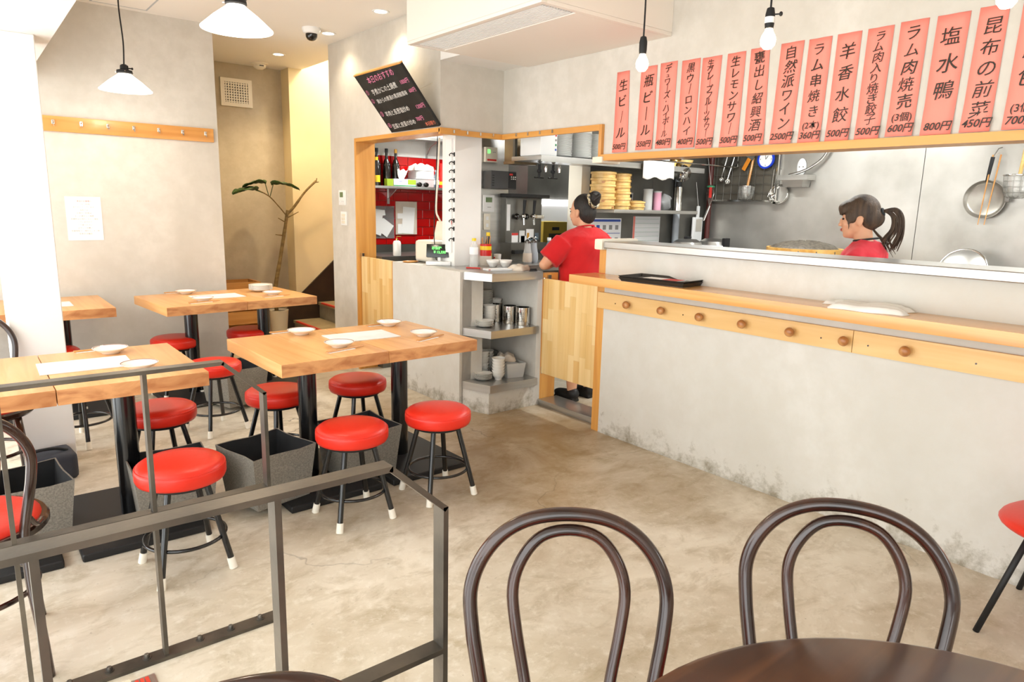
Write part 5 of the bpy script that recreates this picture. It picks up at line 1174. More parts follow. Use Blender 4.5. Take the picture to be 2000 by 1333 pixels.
t = on_shelf_wall('blue_poster', 'white instruction poster with blue heading behind the red shirt', 'poster', 4.31, 4.735, 1.11, 1.37, 0.003, 'paper_white'); bx('heading', 'ink_blue', t, -0.20, 0.20, -0.0042, -0.003, 0.10, 0.12); bx('rule', 'ink_blue', t, -0.20, 0.20, -0.0042, -0.003, -0.005, 0.0)
for k in range(10): bx('figure', 'ink_grey' if k != 1 else 'ink_blue', t, -0.185+0.08*(k % 5), -0.145+0.08*(k % 5), -0.0042, -0.003, 0.03-0.11*(k//5), 0.07-0.11*(k//5))
t = on_shelf_wall('ruled_chart', 'white ruled duty chart with pink edge on the dull steel wall', 'poster', 4.895, 5.275, 1.10, 1.39, 0.003, 'paper_white'); [bx('rule', 'ink_green', t, -0.16, 0.18, -0.0042, -0.003, 0.12-0.04*k, 0.1215-0.04*k) for k in range(7)]; bx('pink_edge', 'pink_paper', t, -0.19, -0.165, -0.0042, -0.003, -0.145, 0.145)
for x, r, h, mm, lab in ((4.85, 0.04, 0.17, 'plastic_frost', 'clear canister on the lower shelf right of the steamers'), (4.975, 0.038, 0.155, 'pink_tint', 'pink tinted canister on the lower shelf')):
    bottle('canister', lab, 'canister', (x, 4.15, 1.4505), [(r, 0), (r, h)], mm, (h, h+0.012, r+0.003), 'plastic_frost')
b = bm_(); ell(b, (0, 0, 0.075), (0.065, 0.05, 0.075))
for v in b.verts: v.co.x += 0.01*math.sin(v.co.z*70); v.co.y += 0.01*math.cos(v.co.x*70+v.co.z*40)
tag(ob('plastic_bag', b, 'bag_plastic', None, smooth=True, loc=(5.10, 4.16, 1.4505)), 'crumpled clear plastic bag on the lower kitchen shelf', 'bag')
bottle('thermos', 'tall steel thermos at the end of the lower kitchen shelf', 'flask', (5.235, 4.12, 1.4505), [(0.035, 0), (0.035, 0.20), (0.03, 0.215)], 'chrome', (0.215, 0.26, 0.028), 'black_matte')
tag(ob('drain_pipe', tube(bm_(), [(5.47, 4.31, 1.001), (5.47, 4.31, 2.449)], 0.032, 16), 'pipe_grey', None), 'vertical grey plastic pipe against the dull steel wall', 'pipe')
tag(ob('brown_pipe', tube(bm_(), [(5.945, 4.29, 0.0), (5.93, 4.28, 2.449)], 0.026, 14), 'brown_pipe', None), 'thin dark red pipe in the kitchen corner', 'pipe')
# towel hung from the shelf lip
b = bm_(); V = []
for i in range(15):
    V.append([b.verts.new((4.56+0.40*i/14, 3.978-0.006-0.010*abs(math.sin(i*1.4))*(j/6), 1.86-0.145*j/6-0.012*math.sin(i*0.9)*(j/6))) for j in range(7)])
for a, c_ in zip(V, V[1:]):
    for j in range(6): b.faces.new((a[j], a[j+1], c_[j+1], c_[j]))
o = ob('hanging_towel', b, 'cloth_white', None, smooth=True); o.modifiers.new('thickness', 'SOLIDIFY').thickness = 0.003; tag(o, 'white towel hanging over the front of the plate shelf', 'towel')
t = thing('hook_rail', 'thin steel rail with hooks in front of the plate shelf', 'rail', (5.1, 4.0, 1.87)); ob('rail', cyl(bm_(), (-0.62, 0, 0), (0.86, 0, 0), 0.006, n=8), 'chrome', t); [ob('hanger', cyl(bm_(), (x, 0, 0), (x, 0, 0.579), 0.005, n=8), 'chrome', t) for x in (-0.60, 0.85)]
b = bm_(); lathe(b, [(0.072, 0), (0.075, 0.002), (0.03, 0.05), (0.012, 0.06), (0.010, 0.09), (0.008, 0.09), (0.010, 0.058), (0.028, 0.047), (0.070, 0.0)], 28); bmesh.ops.rotate(b, matrix=Matrix.Rotation(PI/2, 3, 'X'), verts=b.verts)
t = thing('steel_funnel', 'shiny steel funnel hanging from the hook rail', 'funnel', (5.16, 4.03, 1.78), -0.7); ob('cone', b, 'chrome', t, smooth=True); ob('loop', tube(bm_(), [(0, -0.004, 0.075), (0, -0.004, 0.095)], 0.003, 6), 'chrome', t)
for x, r, mm, lab in ((4.98, 0.07, 'porcelain_plate', 'white bowl at the right end of the plate shelf'), (5.15, 0.06, 'brass', 'small brass pot on the plate shelf'), (5.30, 0.075, 'bamboo', 'pale bowl beside the brass pot on the plate shelf')): tag(ob('shelf_bowl', bowl_bm(r, 0.07), mm, None, smooth=True, loc=(x, 4.12, 1.8345)), lab, 'bowl')
kw = thing('prep_counter', 'steel preparation counter along the dull steel wall', 'worktop', (5.24, 4.03, 0)); bx('top', 'stainless', kw, -0.70, 0.655, -0.35, 0.31, 0.95, 1.0); bx('cabinet', 'stainless_dark', kw, -0.68, 0.64, -0.33, 0.31, 0, 0.95)
for x, lab in ((5.26, 'left shiny pot with black lid handle behind the capping'), (5.66, 'right shiny pot with pale rim behind the capping')):
    t = thing('rice_cooker', lab, 'cooker', (x, 4.0, 1.0005), 0, 'shiny rice cookers'); b = bm_(); lathe(b, [(0, 0), (0.13, 0), (0.135, 0.02), (0.135, 0.13), (0.125, 0.17), (0.08, 0.195), (0, 0.20)], 32); ob('body', b, 'stainless', t, smooth=None); ob('rim', ring(bm_(), (0, 0, 0.13), 0.137, 0.006, 36, 8), 'white_plastic', t, smooth=True); bx('control', 'black_matte', t, -0.04, 0.04, -0.155, -0.12, 0.02, 0.205, bev=0.006) if x > 5.5 else bx('handle', 'black_matte', t, -0.03, 0.03, -0.02, 0.02, 0.195, 0.22, bev=0.006)
# ------------------------------------------------------------------ things on the bright steel kitchen wall
SX = 5.984
mat('grid_back', (112, 106, 94), (92, 87, 77), scale=4, rough=0.5, metal=0.4)
t = thing('utensil_grid', 'wall mounted wire grid with steel frame full of kitchen utensils', 'rack', (SX, 3.93, 1.80))
bx('backing', 'grid_back', t, -0.012, -0.001, -0.34, 0.34, -0.235, 0.235)
for a in ((-0.36, -0.345, -0.25, 0.25), (0.345, 0.36, -0.25, 0.25), (-0.345, 0.345, -0.25, -0.235), (-0.345, 0.345, 0.235, 0.25)): bx('frame_bar', 'chrome', t, -0.04, -0.02, *a)
for k in range(8): ob('wire', cyl(bm_(), (-0.03, -0.30+0.085*k, -0.24), (-0.03, -0.30+0.085*k, 0.24), 0.0025, n=6), 'mesh_wire', t)
for k in range(5): ob('wire', cyl(bm_(), (-0.033, -0.345, -0.17+0.085*k), (-0.033, 0.345, -0.17+0.085*k), 0.0025, n=6), 'mesh_wire', t)
for a in (-0.34, 0.34): bx('spacer', 'chrome', t, -0.02, 0.0, a-0.01, a+0.01, 0.19, 0.21)
t = thing('wall_clock', 'small round clock with bright blue rim on the utensil grid', 'clock', (SX-0.045, 3.69, 1.935))
R_ = Matrix.Rotation(-PI/2, 3, 'Y'); b = bm_(); lathe(b, [(0, 0), (0.085, 0), (0.087, 0.012), (0.084, 0.02), (0.070, 0.02), (0.068, 0.012), (0, 0.012)], 36); bmesh.ops.rotate(b, matrix=R_, verts=b.verts); ob('rim', b, 'clock_blue', t)
b = bm_(); lathe(b, [(0, 0.0128), (0.068, 0.0128)], 32); bmesh.ops.rotate(b, matrix=R_, verts=b.verts); ob('dial', b, 'paper_white', t)
ob('hour_hand', tube(bm_(), [(-0.015, 0, 0), (-0.015, -0.022, 0.030)], 0.0025, 6), 'ink', t); ob('minute_hand', tube(bm_(), [(-0.015, 0, 0), (-0.015, 0.008, 0.055)], 0.002, 6), 'ink', t)
glyphs('numerals', [(str(k), 0.018, 0.0002, 0, xyz(FACE_X, (-0.0135, -0.055*math.sin(k*PI/6), 0.055*math.cos(k*PI/6)))) for k in (12, 3, 6, 9)], 'ink', t)
def ladle(lab, y, z, r, L, wood_=False, tilt=0.0):
    t = thing('ladle', lab, 'ladle', (SX-0.06, y, z), 0, 'hanging ladles'); b = bm_(); bmesh.ops.create_uvsphere(b, u_segments=20, v_segments=12, radius=r); bmesh.ops.delete(b, geom=[v for v in b.verts if v.co.x < -0.001], context='VERTS'); o = ob('cup', b, 'chrome', t, smooth=True); o.modifiers.new('thickness', 'SOLIDIFY').thickness = 0.002; o.rotation_euler = (0, 0.3, 0)
    ob('handle', tube(bm_(), [(0.0, 0, r*0.9), (0.01, tilt, r+L)], 0.006, 8), 'crate_wood' if wood_ else 'chrome', t); ob('hook', tube(bm_(), spline([(0.01, tilt, r+L-0.004), (0.02, tilt, r+L+0.014), (0.03, tilt, r+L+0.006)], 4), 0.003, 6), 'chrome', t)
ladle('small ladle hanging at the lower right of the utensil grid', 3.60, 1.60, 0.038, 0.20); ladle('large shiny ladle bowl hanging at the right of the utensil grid', 3.535, 1.62, 0.095, 0.12); ladle('long spoon at the left of the utensil grid', 4.08, 1.74, 0.026, 0.20, tilt=-0.05); ladle('second long spoon at the left of the utensil grid', 4.15, 1.76, 0.022, 0.19, tilt=-0.04)
def basket(lab, y, z, r, h, handle_mat, tilt):
    t = thing('noodle_strainer', lab, 'strainer', (SX-0.13, y, z), 0, 'wire noodle strainers')
    ob('rim', ring(bm_(), (0, 0, h), r, 0.005, 32, 8), 'chrome', t, smooth=True); ob('mesh_cup', lathe(bm_(), [(r, h), (r*0.93, h*0.5), (r*0.8, h*0.12), (r*0.5, 0.0), (0, 0)], 24), 'mesh_glass', t, smooth=True)
    for k in range(12): a = 2*PI*k/12; ob('wire', tube(bm_(), [(r*math.cos(a), r*math.sin(a), h), (r*0.93*math.cos(a), r*0.93*math.sin(a), h*0.5), (r*0.8*math.cos(a), r*0.8*math.sin(a), h*0.12), (0, 0, 0)], 0.0012, 5), 'mesh_wire', t)
    for f in (0.25, 0.5, 0.75): ob('wire_ring', ring(bm_(), (0, 0, h*f), r*(0.82+0.18*f), 0.0012, 24, 5), 'mesh_wire', t)
    ob('handle', tube(bm_(), [(r*0.6, r*0.5*tilt, h), (0.09, 0.02*tilt, h+0.26)], 0.012, 10), handle_mat, t); ob('hook', tube(bm_(), [(0.09, 0.02*tilt, h+0.255), (0.118, 0.02*tilt, h+0.275)], 0.003, 6), 'chrome', t)
m_ = mat('mesh_glass', (190, 188, 182), rough=0.3, metal=0.8, alpha=0.35)
basket('wire noodle strainer with wooden handle on the utensil grid', 3.82, 1.56, 0.07, 0.13, 'crate_wood', 0.5); basket('deep wire strainer with bamboo handle at the right edge', 1.672, 1.59, 0.088, 0.16, 'bamboo', 0.2)
t = thing('orange_spatula', 'orange handled scraper hanging on the utensil grid', 'scraper', (SX-0.06, 3.87, 1.93)); ob('handle', box(bm_(), -0.006, 0.006, -0.02, 0.02, -0.10, 0.02, 0.004, 1, mtx=Matrix.Rotation(0.5, 4, 'X')), 'orange_tool', t); ob('blade', box(bm_(), -0.002, 0.002, -0.04, 0.04, 0.02, 0.10, mtx=Matrix.Rotation(0.5, 4, 'X')), 'chrome', t)
t = thing('cleaver', 'broad grey cleaver hanging on the utensil grid', 'knife', (SX-0.05, 4.10, 1.93)); ob('blade', box(bm_(), -0.002, 0.002, -0.10, 0.06, -0.05, 0.06, mtx=Matrix.Rotation(0.6, 4, 'X')), 'dark_iron', t); ob('handle', cyl(bm_(), (0, 0.06, 0.06), (0, 0.13, 0.12), 0.012), 'black_matte', t)
t = thing('steel_tray_box', 'small steel soap tray on a bracket on the steel wall', 'tray', (SX, 3.36, 1.74)); b = bm_(); hull(b, [(-0.13, -0.09, -0.06), (-0.01, -0.09, -0.06), (-0.01, 0.09, -0.06), (-0.13, 0.09, -0.06)], [(-0.14, -0.10, 0.0), (0.0, -0.10, 0.0), (0.0, 0.10, 0.0), (-0.14, 0.10, 0.0)]); ob('bowl', b, 'stainless', t, smooth=False); bx('flange', 'stainless', t, -0.15, 0.0, -0.14, 0.14, 0.0, 0.045)
t = thing('wall_plate', 'white fish shaped bracket plate above the steel soap tray', 'bracket', (SX, 3.36, 1.86)); b = bm_(); ell(b, (-0.006, 0, 0), (0.006, 0.045, 0.075)); ob('plate', b, 'white_plastic', t, smooth=True); [ob('screw', cyl(bm_(), (-0.014, 0.018*s, 0), (-0.010, 0.018*s, 0), 0.005, n=8), 'dark_iron', t) for s in (-1, 1)]
tag(ob('steel_hose', tube(bm_(), spline([(SX-0.10, 3.42, 1.785), (SX-0.09, 3.32, 1.81), (SX-0.07, 3.22, 1.86), (SX-0.05, 3.13, 1.95), (SX-0.05, 3.08, 2.1), (SX-0.05, 3.06, 2.449)], 6), 0.012, 10), 'chrome', None, smooth=True), 'curved metal hose leading up from the steel soap tray', 'hose')
t = thing('frying_pan', 'round grey iron frying pan hanging on the steel wall', 'pan', (SX-0.02, 1.885, 1.585)); b = bm_(); lathe(b, [(0, 0.006), (0.108, 0.006), (0.122, 0.014), (0.136, 0.036), (0.139, 0.036), (0.124, 0.008), (0.112, 0.0), (0, 0.0)], 44); bmesh.ops.rotate(b, matrix=R_, verts=b.verts); ob('pan', b, 'pan_iron', t, smooth=None)
ob('handle', tube(bm_(), [(-0.035, 0.0, 0.13), (-0.05, -0.01, 0.18), (-0.045, -0.02, 0.30)], [0.010, 0.012, 0.014], 10), 'black_matte', t); ob('hang_wire', tube(bm_(), [(-0.045, -0.02, 0.30), (-0.02, -0.04, 0.36), (0.018, -0.05, 0.37)], 0.003, 6), 'dark_iron', t); b = bm_(); box(b, -0.045, -0.03, -0.16, -0.13, -0.02, 0.02, 0.005, 2); ob('spout_lip', b, 'dark_iron', t)
t = thing('cooking_chopsticks', 'pair of long cooking chopsticks hanging over the iron pan', 'chopsticks', (SX-0.09, 1.84, 1.62)); [ob('stick', tube(bm_(), [(0.02, 0.025*s, 0.28), (0.0, 0.020*s+0.03, -0.22)], [0.006, 0.003], 8), 'crate_wood', t) for s in (-1, 1)]; ob('loop', tube(bm_(), [(0.02, -0.025, 0.275), (0.08, 0.0, 0.30), (0.02, 0.025, 0.275)], 0.002, 6), 'cloth_beige', t)
t = thing('grater_paddle', 'white paddle shaped grater hanging in the kitchen corner', 'grater', (5.79, 4.30, 1.31)); b = bm_(); box(b, -0.075, 0.075, -0.012, 0.012, -0.17, 0.08, 0.012, 3); box(b, -0.018, 0.018, -0.010, 0.010, 0.07, 0.19, 0.009, 2); ob('paddle', b, 'white_plastic', t); bx('grating_plate', 'chrome', t, -0.04, 0.055, -0.016, -0.012, -0.06, 0.06); ob('string', tube(bm_(), [(0, 0, 0.18), (0.0, 0.045, 0.42)], 0.002, 6), 'cloth_white', t)
t = thing('wire_whisk', 'wire whisk with red tag hanging in the kitchen corner', 'whisk', (5.83, 4.20, 1.62)); ob('handle', cyl(bm_(), (0, 0, -0.12), (-0.05, 0.02, -0.26), 0.010), 'chrome', t)
for k in range(5): a = PI*k/5; ob('loop', tube(bm_(), spline([(0, 0, -0.12), (0.035*math.cos(a), 0.035*math.sin(a), 0.0), (0, 0, 0.07), (-0.035*math.cos(a), -0.035*math.sin(a), 0.0), (0, 0, -0.12)], 5), 0.0015, 5), 'chrome', t)
bx('red_tag', 'ink_red', t, -0.05, -0.02, -0.03, -0.02, -0.04, 0.06); ob('cap', lathe(bm_(), [(0, 0.06), (0.04, 0.06), (0.04, 0.075), (0, 0.085)], 16), 'green_cap', t); ob('string', tube(bm_(), [(0, 0, 0.08), (0.03, 0.09, 0.40)], 0.002, 6), 'cloth_white', t)
# stove, big steamer, pots
sv = thing('cooking_range', 'long steel cooking range along the bright steel wall', 'range', (5.42, 1.4, 0)); bx('body', 'stainless_dark', sv, -0.52, 0.55, -2.2, 2.2, 0, 0.88); bx('hob', 'stainless', sv, -0.54, 0.555, -2.2, 2.2, 0.88, 0.92)
t = thing('big_steamer', 'wide wooden steamer heaped with dark food on the range', 'steamer', (5.27, 2.87, 0.9205)); ob('tub', lathe(bm_(), [(0, 0), (0.285, 0), (0.285, 0.265), (0.268, 0.265), (0.268, 0.20), (0, 0.20)], 56), 'bamboo_big', t, smooth=None)
ob('hoop', lathe(bm_(), [(0.285, 0.16), (0.290, 0.16), (0.290, 0.175), (0.285, 0.175)], 56), 'bamboo_big', t)
for a in (3.5, 3.95, 4.5): ob('pin', box(bm_(), 0.286*math.cos(a)-0.003, 0.286*math.cos(a)+0.003, 0.286*math.sin(a)-0.003, 0.286*math.sin(a)+0.003, 0.18, 0.25), 'dark_iron', t)
b = bm_(); n = 26
lathe(b, [(0.266*math.cos(k*PI/2/8), 0.235+0.085*math.sin(k*PI/2/8)) for k in range(9)], 40)
for v in b.verts: v.co.z += random.uniform(-0.007, 0.007)
ob('food', b, 'food_dark', t, smooth=True)
t = thing('metal_platter', 'bright round metal platter leaning behind the capping at right', 'platter', (5.70, 1.885, 0.9205)); b = bm_(); lathe(b, [(0, 0.03), (0.10, 0.022), (0.155, 0.0)], 40); ob('disc', b, 'stainless', t, smooth=True, loc=(0, 0, 0.155), rot=(0, -1.2, 0)); ob('rim', ring(bm_(), (0, 0, 0), 0.157, 0.008, 44, 8), 'chrome', t, smooth=True, loc=(0, 0, 0.155), rot=(0, -1.2, 0)); bx('rest', 'dark_iron', t, -0.015, 0.015, -0.17, -0.14, 0.0, 0.17)
t = thing('black_pot', 'black pot showing only its rim above the capping at far right', 'pot', (5.55, 1.575, 0.9205)); ob('pot', lathe(bm_(), [(0, 0), (0.10, 0), (0.11, 0.17), (0.105, 0.17), (0.095, 0.01), (0, 0.01)], 30), 'black_matte', t); ob('lug', tube(bm_(), [(-0.11, -0.02, 0.14), (-0.135, 0, 0.145), (-0.11, 0.02, 0.14)], 0.006, 7), 'black_matte', t)
bottle('oil_bottle', 'small metal seasoning shaker on the range behind the capping', 'shaker', (5.62, 2.30, 0.9205), [(0.025, 0), (0.025, 0.15)], 'chrome', (0.15, 0.165, 0.022), 'chrome')
# kitchen ceiling lights
for x, y, lab, e in ((4.75, 1.2, 'kitchen ceiling light above the range', 15), (4.75, 3.0, 'kitchen ceiling light above the preparation counter', 17), (3.55, 5.25, 'kitchen ceiling light behind the blackboard wall', 11), (5.1, 5.2, 'ceiling light of the back room', 5)):
    t = thing('tube_light', lab, 'ceiling light', (x, y, 2.449), 0, 'kitchen tube lights'); bx('housing', 'white_plastic', t, -0.10, 0.10, -0.55 if y < 5 else -0.3, 0.55 if y < 5 else 0.3, -0.05, 0.0); bx('tube', 'tube_glow', t, -0.07, 0.07, -0.53 if y < 5 else -0.28, 0.53 if y < 5 else 0.28, -0.058, -0.05)
    o = area('tube_glow_light', (0, 0, -0.07), (0, 0, 0), 0.14, 1.0 if y < 5 else 0.5, e, (0.98, 1.0, 0.97)); o.parent = t

# ------------------------------------------------------------------ people (local: feet at the origin, facing +y)
def loft_ell(b, secs, n=24):
    """secs: (cx, cy, z, rx, ry)"""
    R_ = [[b.verts.new((cx+rx*math.cos(2*PI*j/n), cy+ry*math.sin(2*PI*j/n), z)) for j in range(n)] for cx, cy, z, rx, ry in secs]
    for u, v in zip(R_, R_[1:]):
        for j in range(n): b.faces.new((u[j], u[(j+1) % n], v[(j+1) % n], v[j]))
    b.faces.new(R_[0][::-1]); b.faces.new(R_[-1])
def hand(b, wrist, d, side, up_=Vector((0, 0, 1))):
    """palm, four unequal bent fingers and a thumb leaving the side of the palm"""
    d = Vector(d).normalized(); s = d.cross(up_).normalized()*side; w_ = Vector(wrist)
    M3 = Matrix((s, d, up_)).transposed()
    ell(b, w_+d*0.045, (0.040, 0.050, 0.015), M3)
    for k, (o_, L) in enumerate(((-0.027, 0.062), (-0.009, 0.072), (0.009, 0.068), (0.026, 0.054))):
        p = w_+d*0.08+s*o_
        tube(b, [p, p+d*L*0.45+up_*0.004, p+d*L*0.8-up_*0.006, p+d*L-up_*0.018], [0.0095, 0.009, 0.008, 0.0065], 8)
    p = w_+d*0.03-s*0.032
    tube(b, [p, p-s*0.022+d*0.025, p-s*0.026+d*0.055-up_*0.004], [0.011, 0.010, 0.008], 8)
def head(b, c, tilt):
    T = Matrix.Translation(c) @ tilt.to_4x4()
    def e(p, r, rot=None): ell(b, T @ Vector(p), r, (tilt @ rot) if rot else tilt)
    e((0, -0.008, 0.025), (0.073, 0.090, 0.092)); e((0, 0.018, -0.018), (0.066, 0.072, 0.085)); e((0, 0.040, -0.062), (0.050, 0.046, 0.048)); e((0, 0.066, -0.088), (0.022, 0.020, 0.018))
    e((0, 0.089, -0.018), (0.010, 0.014, 0.024)); e((0, 0.096, -0.030), (0.012, 0.014, 0.010)); e((0, 0.078, -0.058), (0.024, 0.014, 0.013))
    for s in (-1, 1):
        e((0.034*s, 0.060, -0.030), (0.026, 0.022, 0.026)); e((0.030*s, 0.070, 0.018), (0.022, 0.014, 0.008))
        e((0.073*s, -0.008, -0.020), (0.008, 0.018, 0.030)); e((0.079*s, -0.016, -0.014), (0.006, 0.012, 0.024))
    return T
def face_parts(t, T, body):
    for s in (-1, 1):
        b = bm_(); ell(b, T @ Vector((0.031*s, 0.076, 0.000)), (0.013, 0.008, 0.006), T.to_3x3()); ob('eye', b, 'eye_dark', body, smooth=True)
        b = bm_(); ell(b, T @ Vector((0.031*s, 0.080, 0.022)), (0.017, 0.006, 0.0035), T.to_3x3()); ob('eyebrow', b, 'eye_dark', body, smooth=True)
    b = bm_(); ell(b, T @ Vector((0, 0.090, -0.054)), (0.020, 0.007, 0.0045), T.to_3x3()); ell(b, T @ Vector((0, 0.090, -0.062)), (0.017, 0.007, 0.005), T.to_3x3()); ob('lips', b, 'lip', body, smooth=True)

def folds(me, broad):
    """soft creases: push the cloth in and out along its normals"""
    from mathutils import noise
    me.update(); co = [v.co.copy() for v in me.vertices]; nr = [v.normal.copy() for v in me.vertices]
    for v, p, n_ in zip(me.vertices, co, nr):
        q = Vector((p.x*9+p.z*5, p.y*9-p.z*4, p.z*6)); a = noise.noise(q)
        r_ = 1-abs(noise.noise(Vector((p.x*14-p.z*9, p.y*12+p.z*7, p.z*4+3))))*2
        v.co = p + n_*(0.006*a + 0.005*max(0, r_-0.55))
    me.update()
def person(label, loc, rz, scale, k, arms, head_c, head_tilt, shirt, hair_fn, trouser=True):
    t = thing('person', label, 'person', loc, rz)
    # body: one continuous skin
    b = bm_()
    tor = [(0, 0, 0.74, 0.150*k, 0.105*k), (0, 0, 0.82, 0.165*k, 0.118*k), (0, 0, 0.95, 0.150*k, 0.108*k), (0, 0.0, 1.08, 0.158*k, 0.112*k), (0, -0.004, 1.18, 0.168*k, 0.110*k), (0, -0.012, 1.245, 0.155*k, 0.088*k), (0, -0.015, 1.285, 0.10*k, 0.066), (0, -0.010, 1.31, 0.055, 0.055)]
    loft_ell(b, tor)
    hc = Vector(head_c)
    tube(b, [(0, -0.012, 1.25), (hc.x*0.5, hc.y*0.4-0.012, 1.32), (hc.x, hc.y-0.018, hc.z-0.03)], [0.058, 0.047, 0.047], 16)
    T = head(b, hc, head_tilt)
    for s in (-1, 1):
        sh, el, wr = [Vector(p) for p in arms[s]]
        tube(b, [(0.035*s, -0.014, 1.285), ((sh.x+0.035*s)*0.5, -0.012, (1.285+sh.z+0.02)*0.5+0.006), (sh.x, sh.y-0.004, sh.z+0.008)], [0.040, 0.044, 0.048], 14)
        ell(b, sh, (0.050*k, 0.050, 0.052)); tube(b, [sh, (sh+el)/2, el], [0.050*k, 0.045*k, 0.036], 14); ell(b, el, (0.038, 0.038, 0.038)); tube(b, [el, el*0.6+wr*0.4, wr], [0.036, 0.036, 0.024], 14)
        hand(b, wr, wr-el, s)
        tube(b, [(0.085*s, 0, 0.80), (0.09*s, 0.01, 0.46), (0.09*s, -0.01, 0.30), (0.09*s, -0.02, 0.07)], [0.088*k, 0.056, 0.056, 0.036], 16)
        ell(b, (0.09*s, 0.035, 0.045), (0.040, 0.10, 0.036))
    me = remesh(b, 0.0065, 3); body = ob('body', me, 'skin', t, smooth=True); face_parts(t, T, body)
    # shirt
    b = bm_(); g = 0.014
    loft_ell(b, [(0, 0, 0.72, 0.168*k, 0.125*k), (0, 0, 0.82, 0.178*k+g, 0.124*k+g)] + [(cx, cy, z, rx+g, ry+g) for cx, cy, z, rx, ry in tor[2:5]] + [(0, -0.012, 1.252, 0.158*k+g*0.8, 0.090*k+g), (0, -0.015, 1.292, 0.100*k+g, 0.066+g), (0, -0.014, 1.312, 0.074, 0.070)])
    for s in (-1, 1):
        sh, el, wr = [Vector(p) for p in arms[s]]
        tube(b, [(0.045*s, -0.014, 1.280), ((sh.x+0.045*s)*0.5, -0.012, (1.280+sh.z+0.02)*0.5+0.004), (sh.x, sh.y-0.004, sh.z+0.006)], [0.050, 0.054, 0.060], 16)
        ell(b, sh, (0.050*k+g, 0.048+g, 0.046+g)); e2 = sh + (el-sh)*0.80
        tube(b, [sh, (sh+e2)/2, e2], [0.055*k+g, 0.056*k+g, 0.058*k+g], 18)
    sm = remesh(b, 0.009, 6, 'shirt'); folds(sm, shirt == 'shirt_red'); so = ob('tshirt', sm, shirt, t, smooth=True)
    ob('collar', tube(bm_(), [(0.060*math.cos(a), -0.010+0.060*math.sin(a), 1.322-0.010*math.sin(a)) for a in [2*PI*j/24 for j in range(24)]], 0.0055, 8, closed=True), shirt if shirt == 'shirt_red' else 'black_lining', so, smooth=True)
    # trousers and shoes
    b = bm_(); loft_ell(b, [(0, 0, 0.66, 0.15*k, 0.11*k), (0, 0, 0.75, 0.168*k, 0.118*k), (0, 0, 0.86, 0.176*k, 0.126*k)])
    for s in (-1, 1): tube(b, [(0.085*s, 0, 0.78), (0.09*s, 0.01, 0.46), (0.09*s, -0.005, 0.30)], [0.098*k, 0.072, 0.068], 16)
    ob('trousers', remesh(b, 0.012, 4, 'trousers'), 'trousers', t, smooth=True)
    for s in (-1, 1):
        b = bm_(); ell(b, (0.09*s, 0.04, 0.042), (0.048, 0.125, 0.04)); ell(b, (0.09*s, -0.03, 0.06), (0.045, 0.055, 0.05)); box(b, 0.09*s-0.04, 0.09*s+0.04, -0.07, 0.14, 0.0, 0.02, 0.004, 1)
        ob('shoe', remesh(b, 0.009, 3, 'shoe'), 'black_matte', t, smooth=True)
    hair_fn(t, T)
    t.scale = (scale, scale, scale)
    return t
def strands(b, T, root, pts, n, spread, r0, seed):
    rn = random.Random(seed)
    for _ in range(n):
        j = Vector((rn.uniform(-1, 1), rn.uniform(-1, 1), rn.uniform(-1, 1)))
        P = [T @ (Vector(p) + j*spread*(i/(len(pts)-1))**1.2) for i, p in enumerate(pts)]
        S = spline(P, 5); m_ = len(S)
        tube(b, S, [r0*(1-0.85*(i/(m_-1))**2) for i in range(m_)], 6)
def hair_bun(t, T):
    b = bm_(); R3_ = T.to_3x3()
    def e(p, r): ell(b, T @ Vector(p), r, R3_)
    e((0, -0.022, 0.034), (0.079, 0.090, 0.094)); e((0, -0.050, -0.010), (0.074, 0.064, 0.080)); e((0, -0.055, -0.045), (0.060, 0.048, 0.05))
    h = ob('hair', remesh(b, 0.007, 3, 'hair'), 'hair_black', t, smooth=True)
    b = bm_(); e2 = T @ Vector((0.0, -0.112, 0.088)); ell(b, e2, (0.047, 0.040, 0.054)); ell(b, e2+Vector((0.012, -0.008, 0.012)), (0.036, 0.034, 0.040)); strands(b, T, None, [(0.03, -0.10, 0.11), (0.0, -0.165, 0.11), (-0.035, -0.13, 0.075)], 8, 0.012, 0.008, 2)
    ob('bun', remesh(b, 0.006, 2, 'bun'), 'hair_black', h, smooth=True)
    arc = [T @ Vector((0.058*math.cos(a), -0.104+0.012*math.sin(a), 0.082+0.058*math.sin(a))) for a in [math.radians(d) for d in range(150, 371, 10)]]
    ob('hair_clip', tube(bm_(), arc, 0.012, 8), 'clip_pattern', h, smooth=True)
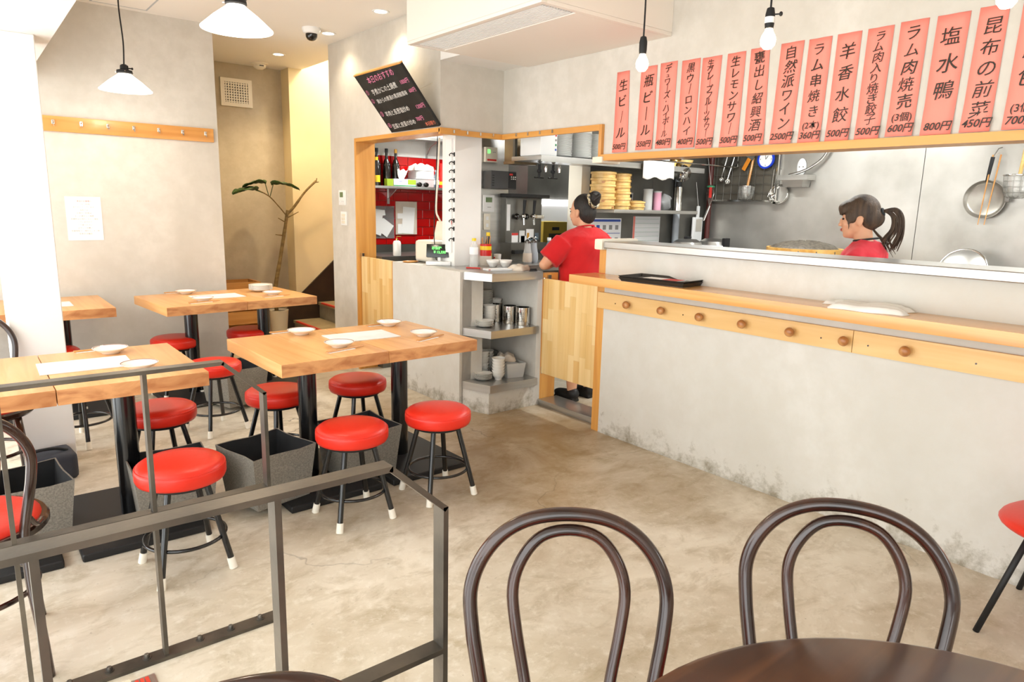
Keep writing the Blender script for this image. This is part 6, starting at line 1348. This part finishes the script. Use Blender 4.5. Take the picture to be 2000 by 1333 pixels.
def hair_tail(t, T):
    b = bm_(); R3_ = T.to_3x3()
    def e(p, r): ell(b, T @ Vector(p), r, R3_)
    e((0, -0.012, 0.036), (0.081, 0.094, 0.092)); e((0, -0.050, 0.0), (0.074, 0.064, 0.075)); e((0, 0.045, 0.052), (0.066, 0.056, 0.052)); e((0, -0.075, -0.010), (0.05, 0.05, 0.05))
    for s in (-1, 1): e((0.062*s, 0.030, 0.012), (0.020, 0.034, 0.040)); strands(b, T, None, [(0.066*s, 0.045, 0.03), (0.072*s, 0.045, -0.015), (0.068*s, 0.040, -0.065)], 3, 0.008, 0.006, 4+s)
    e((0, 0.072, 0.058), (0.056, 0.034, 0.036))
    for x in (-0.055, -0.04, -0.025, -0.01, 0.005, 0.02, 0.035, 0.05): strands(b, T, None, [(x*0.8, 0.07, 0.075), (x, 0.098-abs(x)*0.4, 0.05), (x*1.05, 0.102-abs(x)*0.5, 0.018)], 2, 0.004, 0.007, int(x*1000))
    h = ob('hair', remesh(b, 0.006, 2, 'hair'), 'hair_brown', t, smooth=True)
    ob('hair_tie', ring(bm_(), (0, 0, 0), 0.016, 0.009, 20, 8), 'black_lining', h, smooth=True, loc=T @ Vector((0, -0.112, 0.022)), rot=(PI/2-0.3, 0, 0))
    b = bm_()
    strands(b, T, None, [(0, -0.095, 0.02), (0, -0.125, 0.028), (0.0, -0.175, 0.028), (0.0, -0.200, -0.02), (0.0, -0.195, -0.10), (0.0, -0.165, -0.175)], 34, 0.022, 0.0075, 8)
    strands(b, T, None, [(0, -0.095, 0.02), (0, -0.13, 0.025), (0.0, -0.165, -0.01), (0.0, -0.165, -0.08), (0.0, -0.13, -0.14), (0.02, -0.15, -0.20)], 18, 0.026, 0.006, 21)
    strands(b, T, None, [(0.02, -0.06, -0.06), (0.02, -0.085, -0.10), (0.01, -0.11, -0.14), (0.0, -0.13, -0.19)], 10, 0.02, 0.005, 33)
    ob('ponytail', b, 'hair_brown', h, smooth=True)
rot0 = Matrix.Rotation(0.10, 3, 'Z') @ Matrix.Rotation(-0.06, 3, 'X')
person('person in a red T-shirt seen from behind, hair in a clipped bun', (3.66, 3.72, 0), 0.05, 1.0, 1.26,
       {-1: ((-0.205, 0.0, 1.212), (-0.335, 0.075, 1.045), (-0.13, 0.20, 1.03)), 1: ((0.205, 0.0, 1.212), (0.30, 0.06, 1.02), (0.14, 0.24, 1.04))},
       (-0.01, 0.025, 1.432), rot0, 'shirt_red', hair_bun)
rot1 = Matrix.Rotation(0.12, 3, 'Z') @ Matrix.Rotation(-0.10, 3, 'X')
person('person in a coral red T-shirt in profile with a brown ponytail, behind the counter', (3.91, 1.79, 0), 0.20, 1.0, 1.05,
       {-1: ((-0.172, 0.0, 1.198), (-0.215, 0.06, 0.97), (-0.12, 0.27, 0.98)), 1: ((0.172, 0.0, 1.198), (0.22, 0.06, 0.97), (0.12, 0.27, 0.98))},
       (0.0, 0.035, 1.438), rot1, 'shirt_coral', hair_tail)
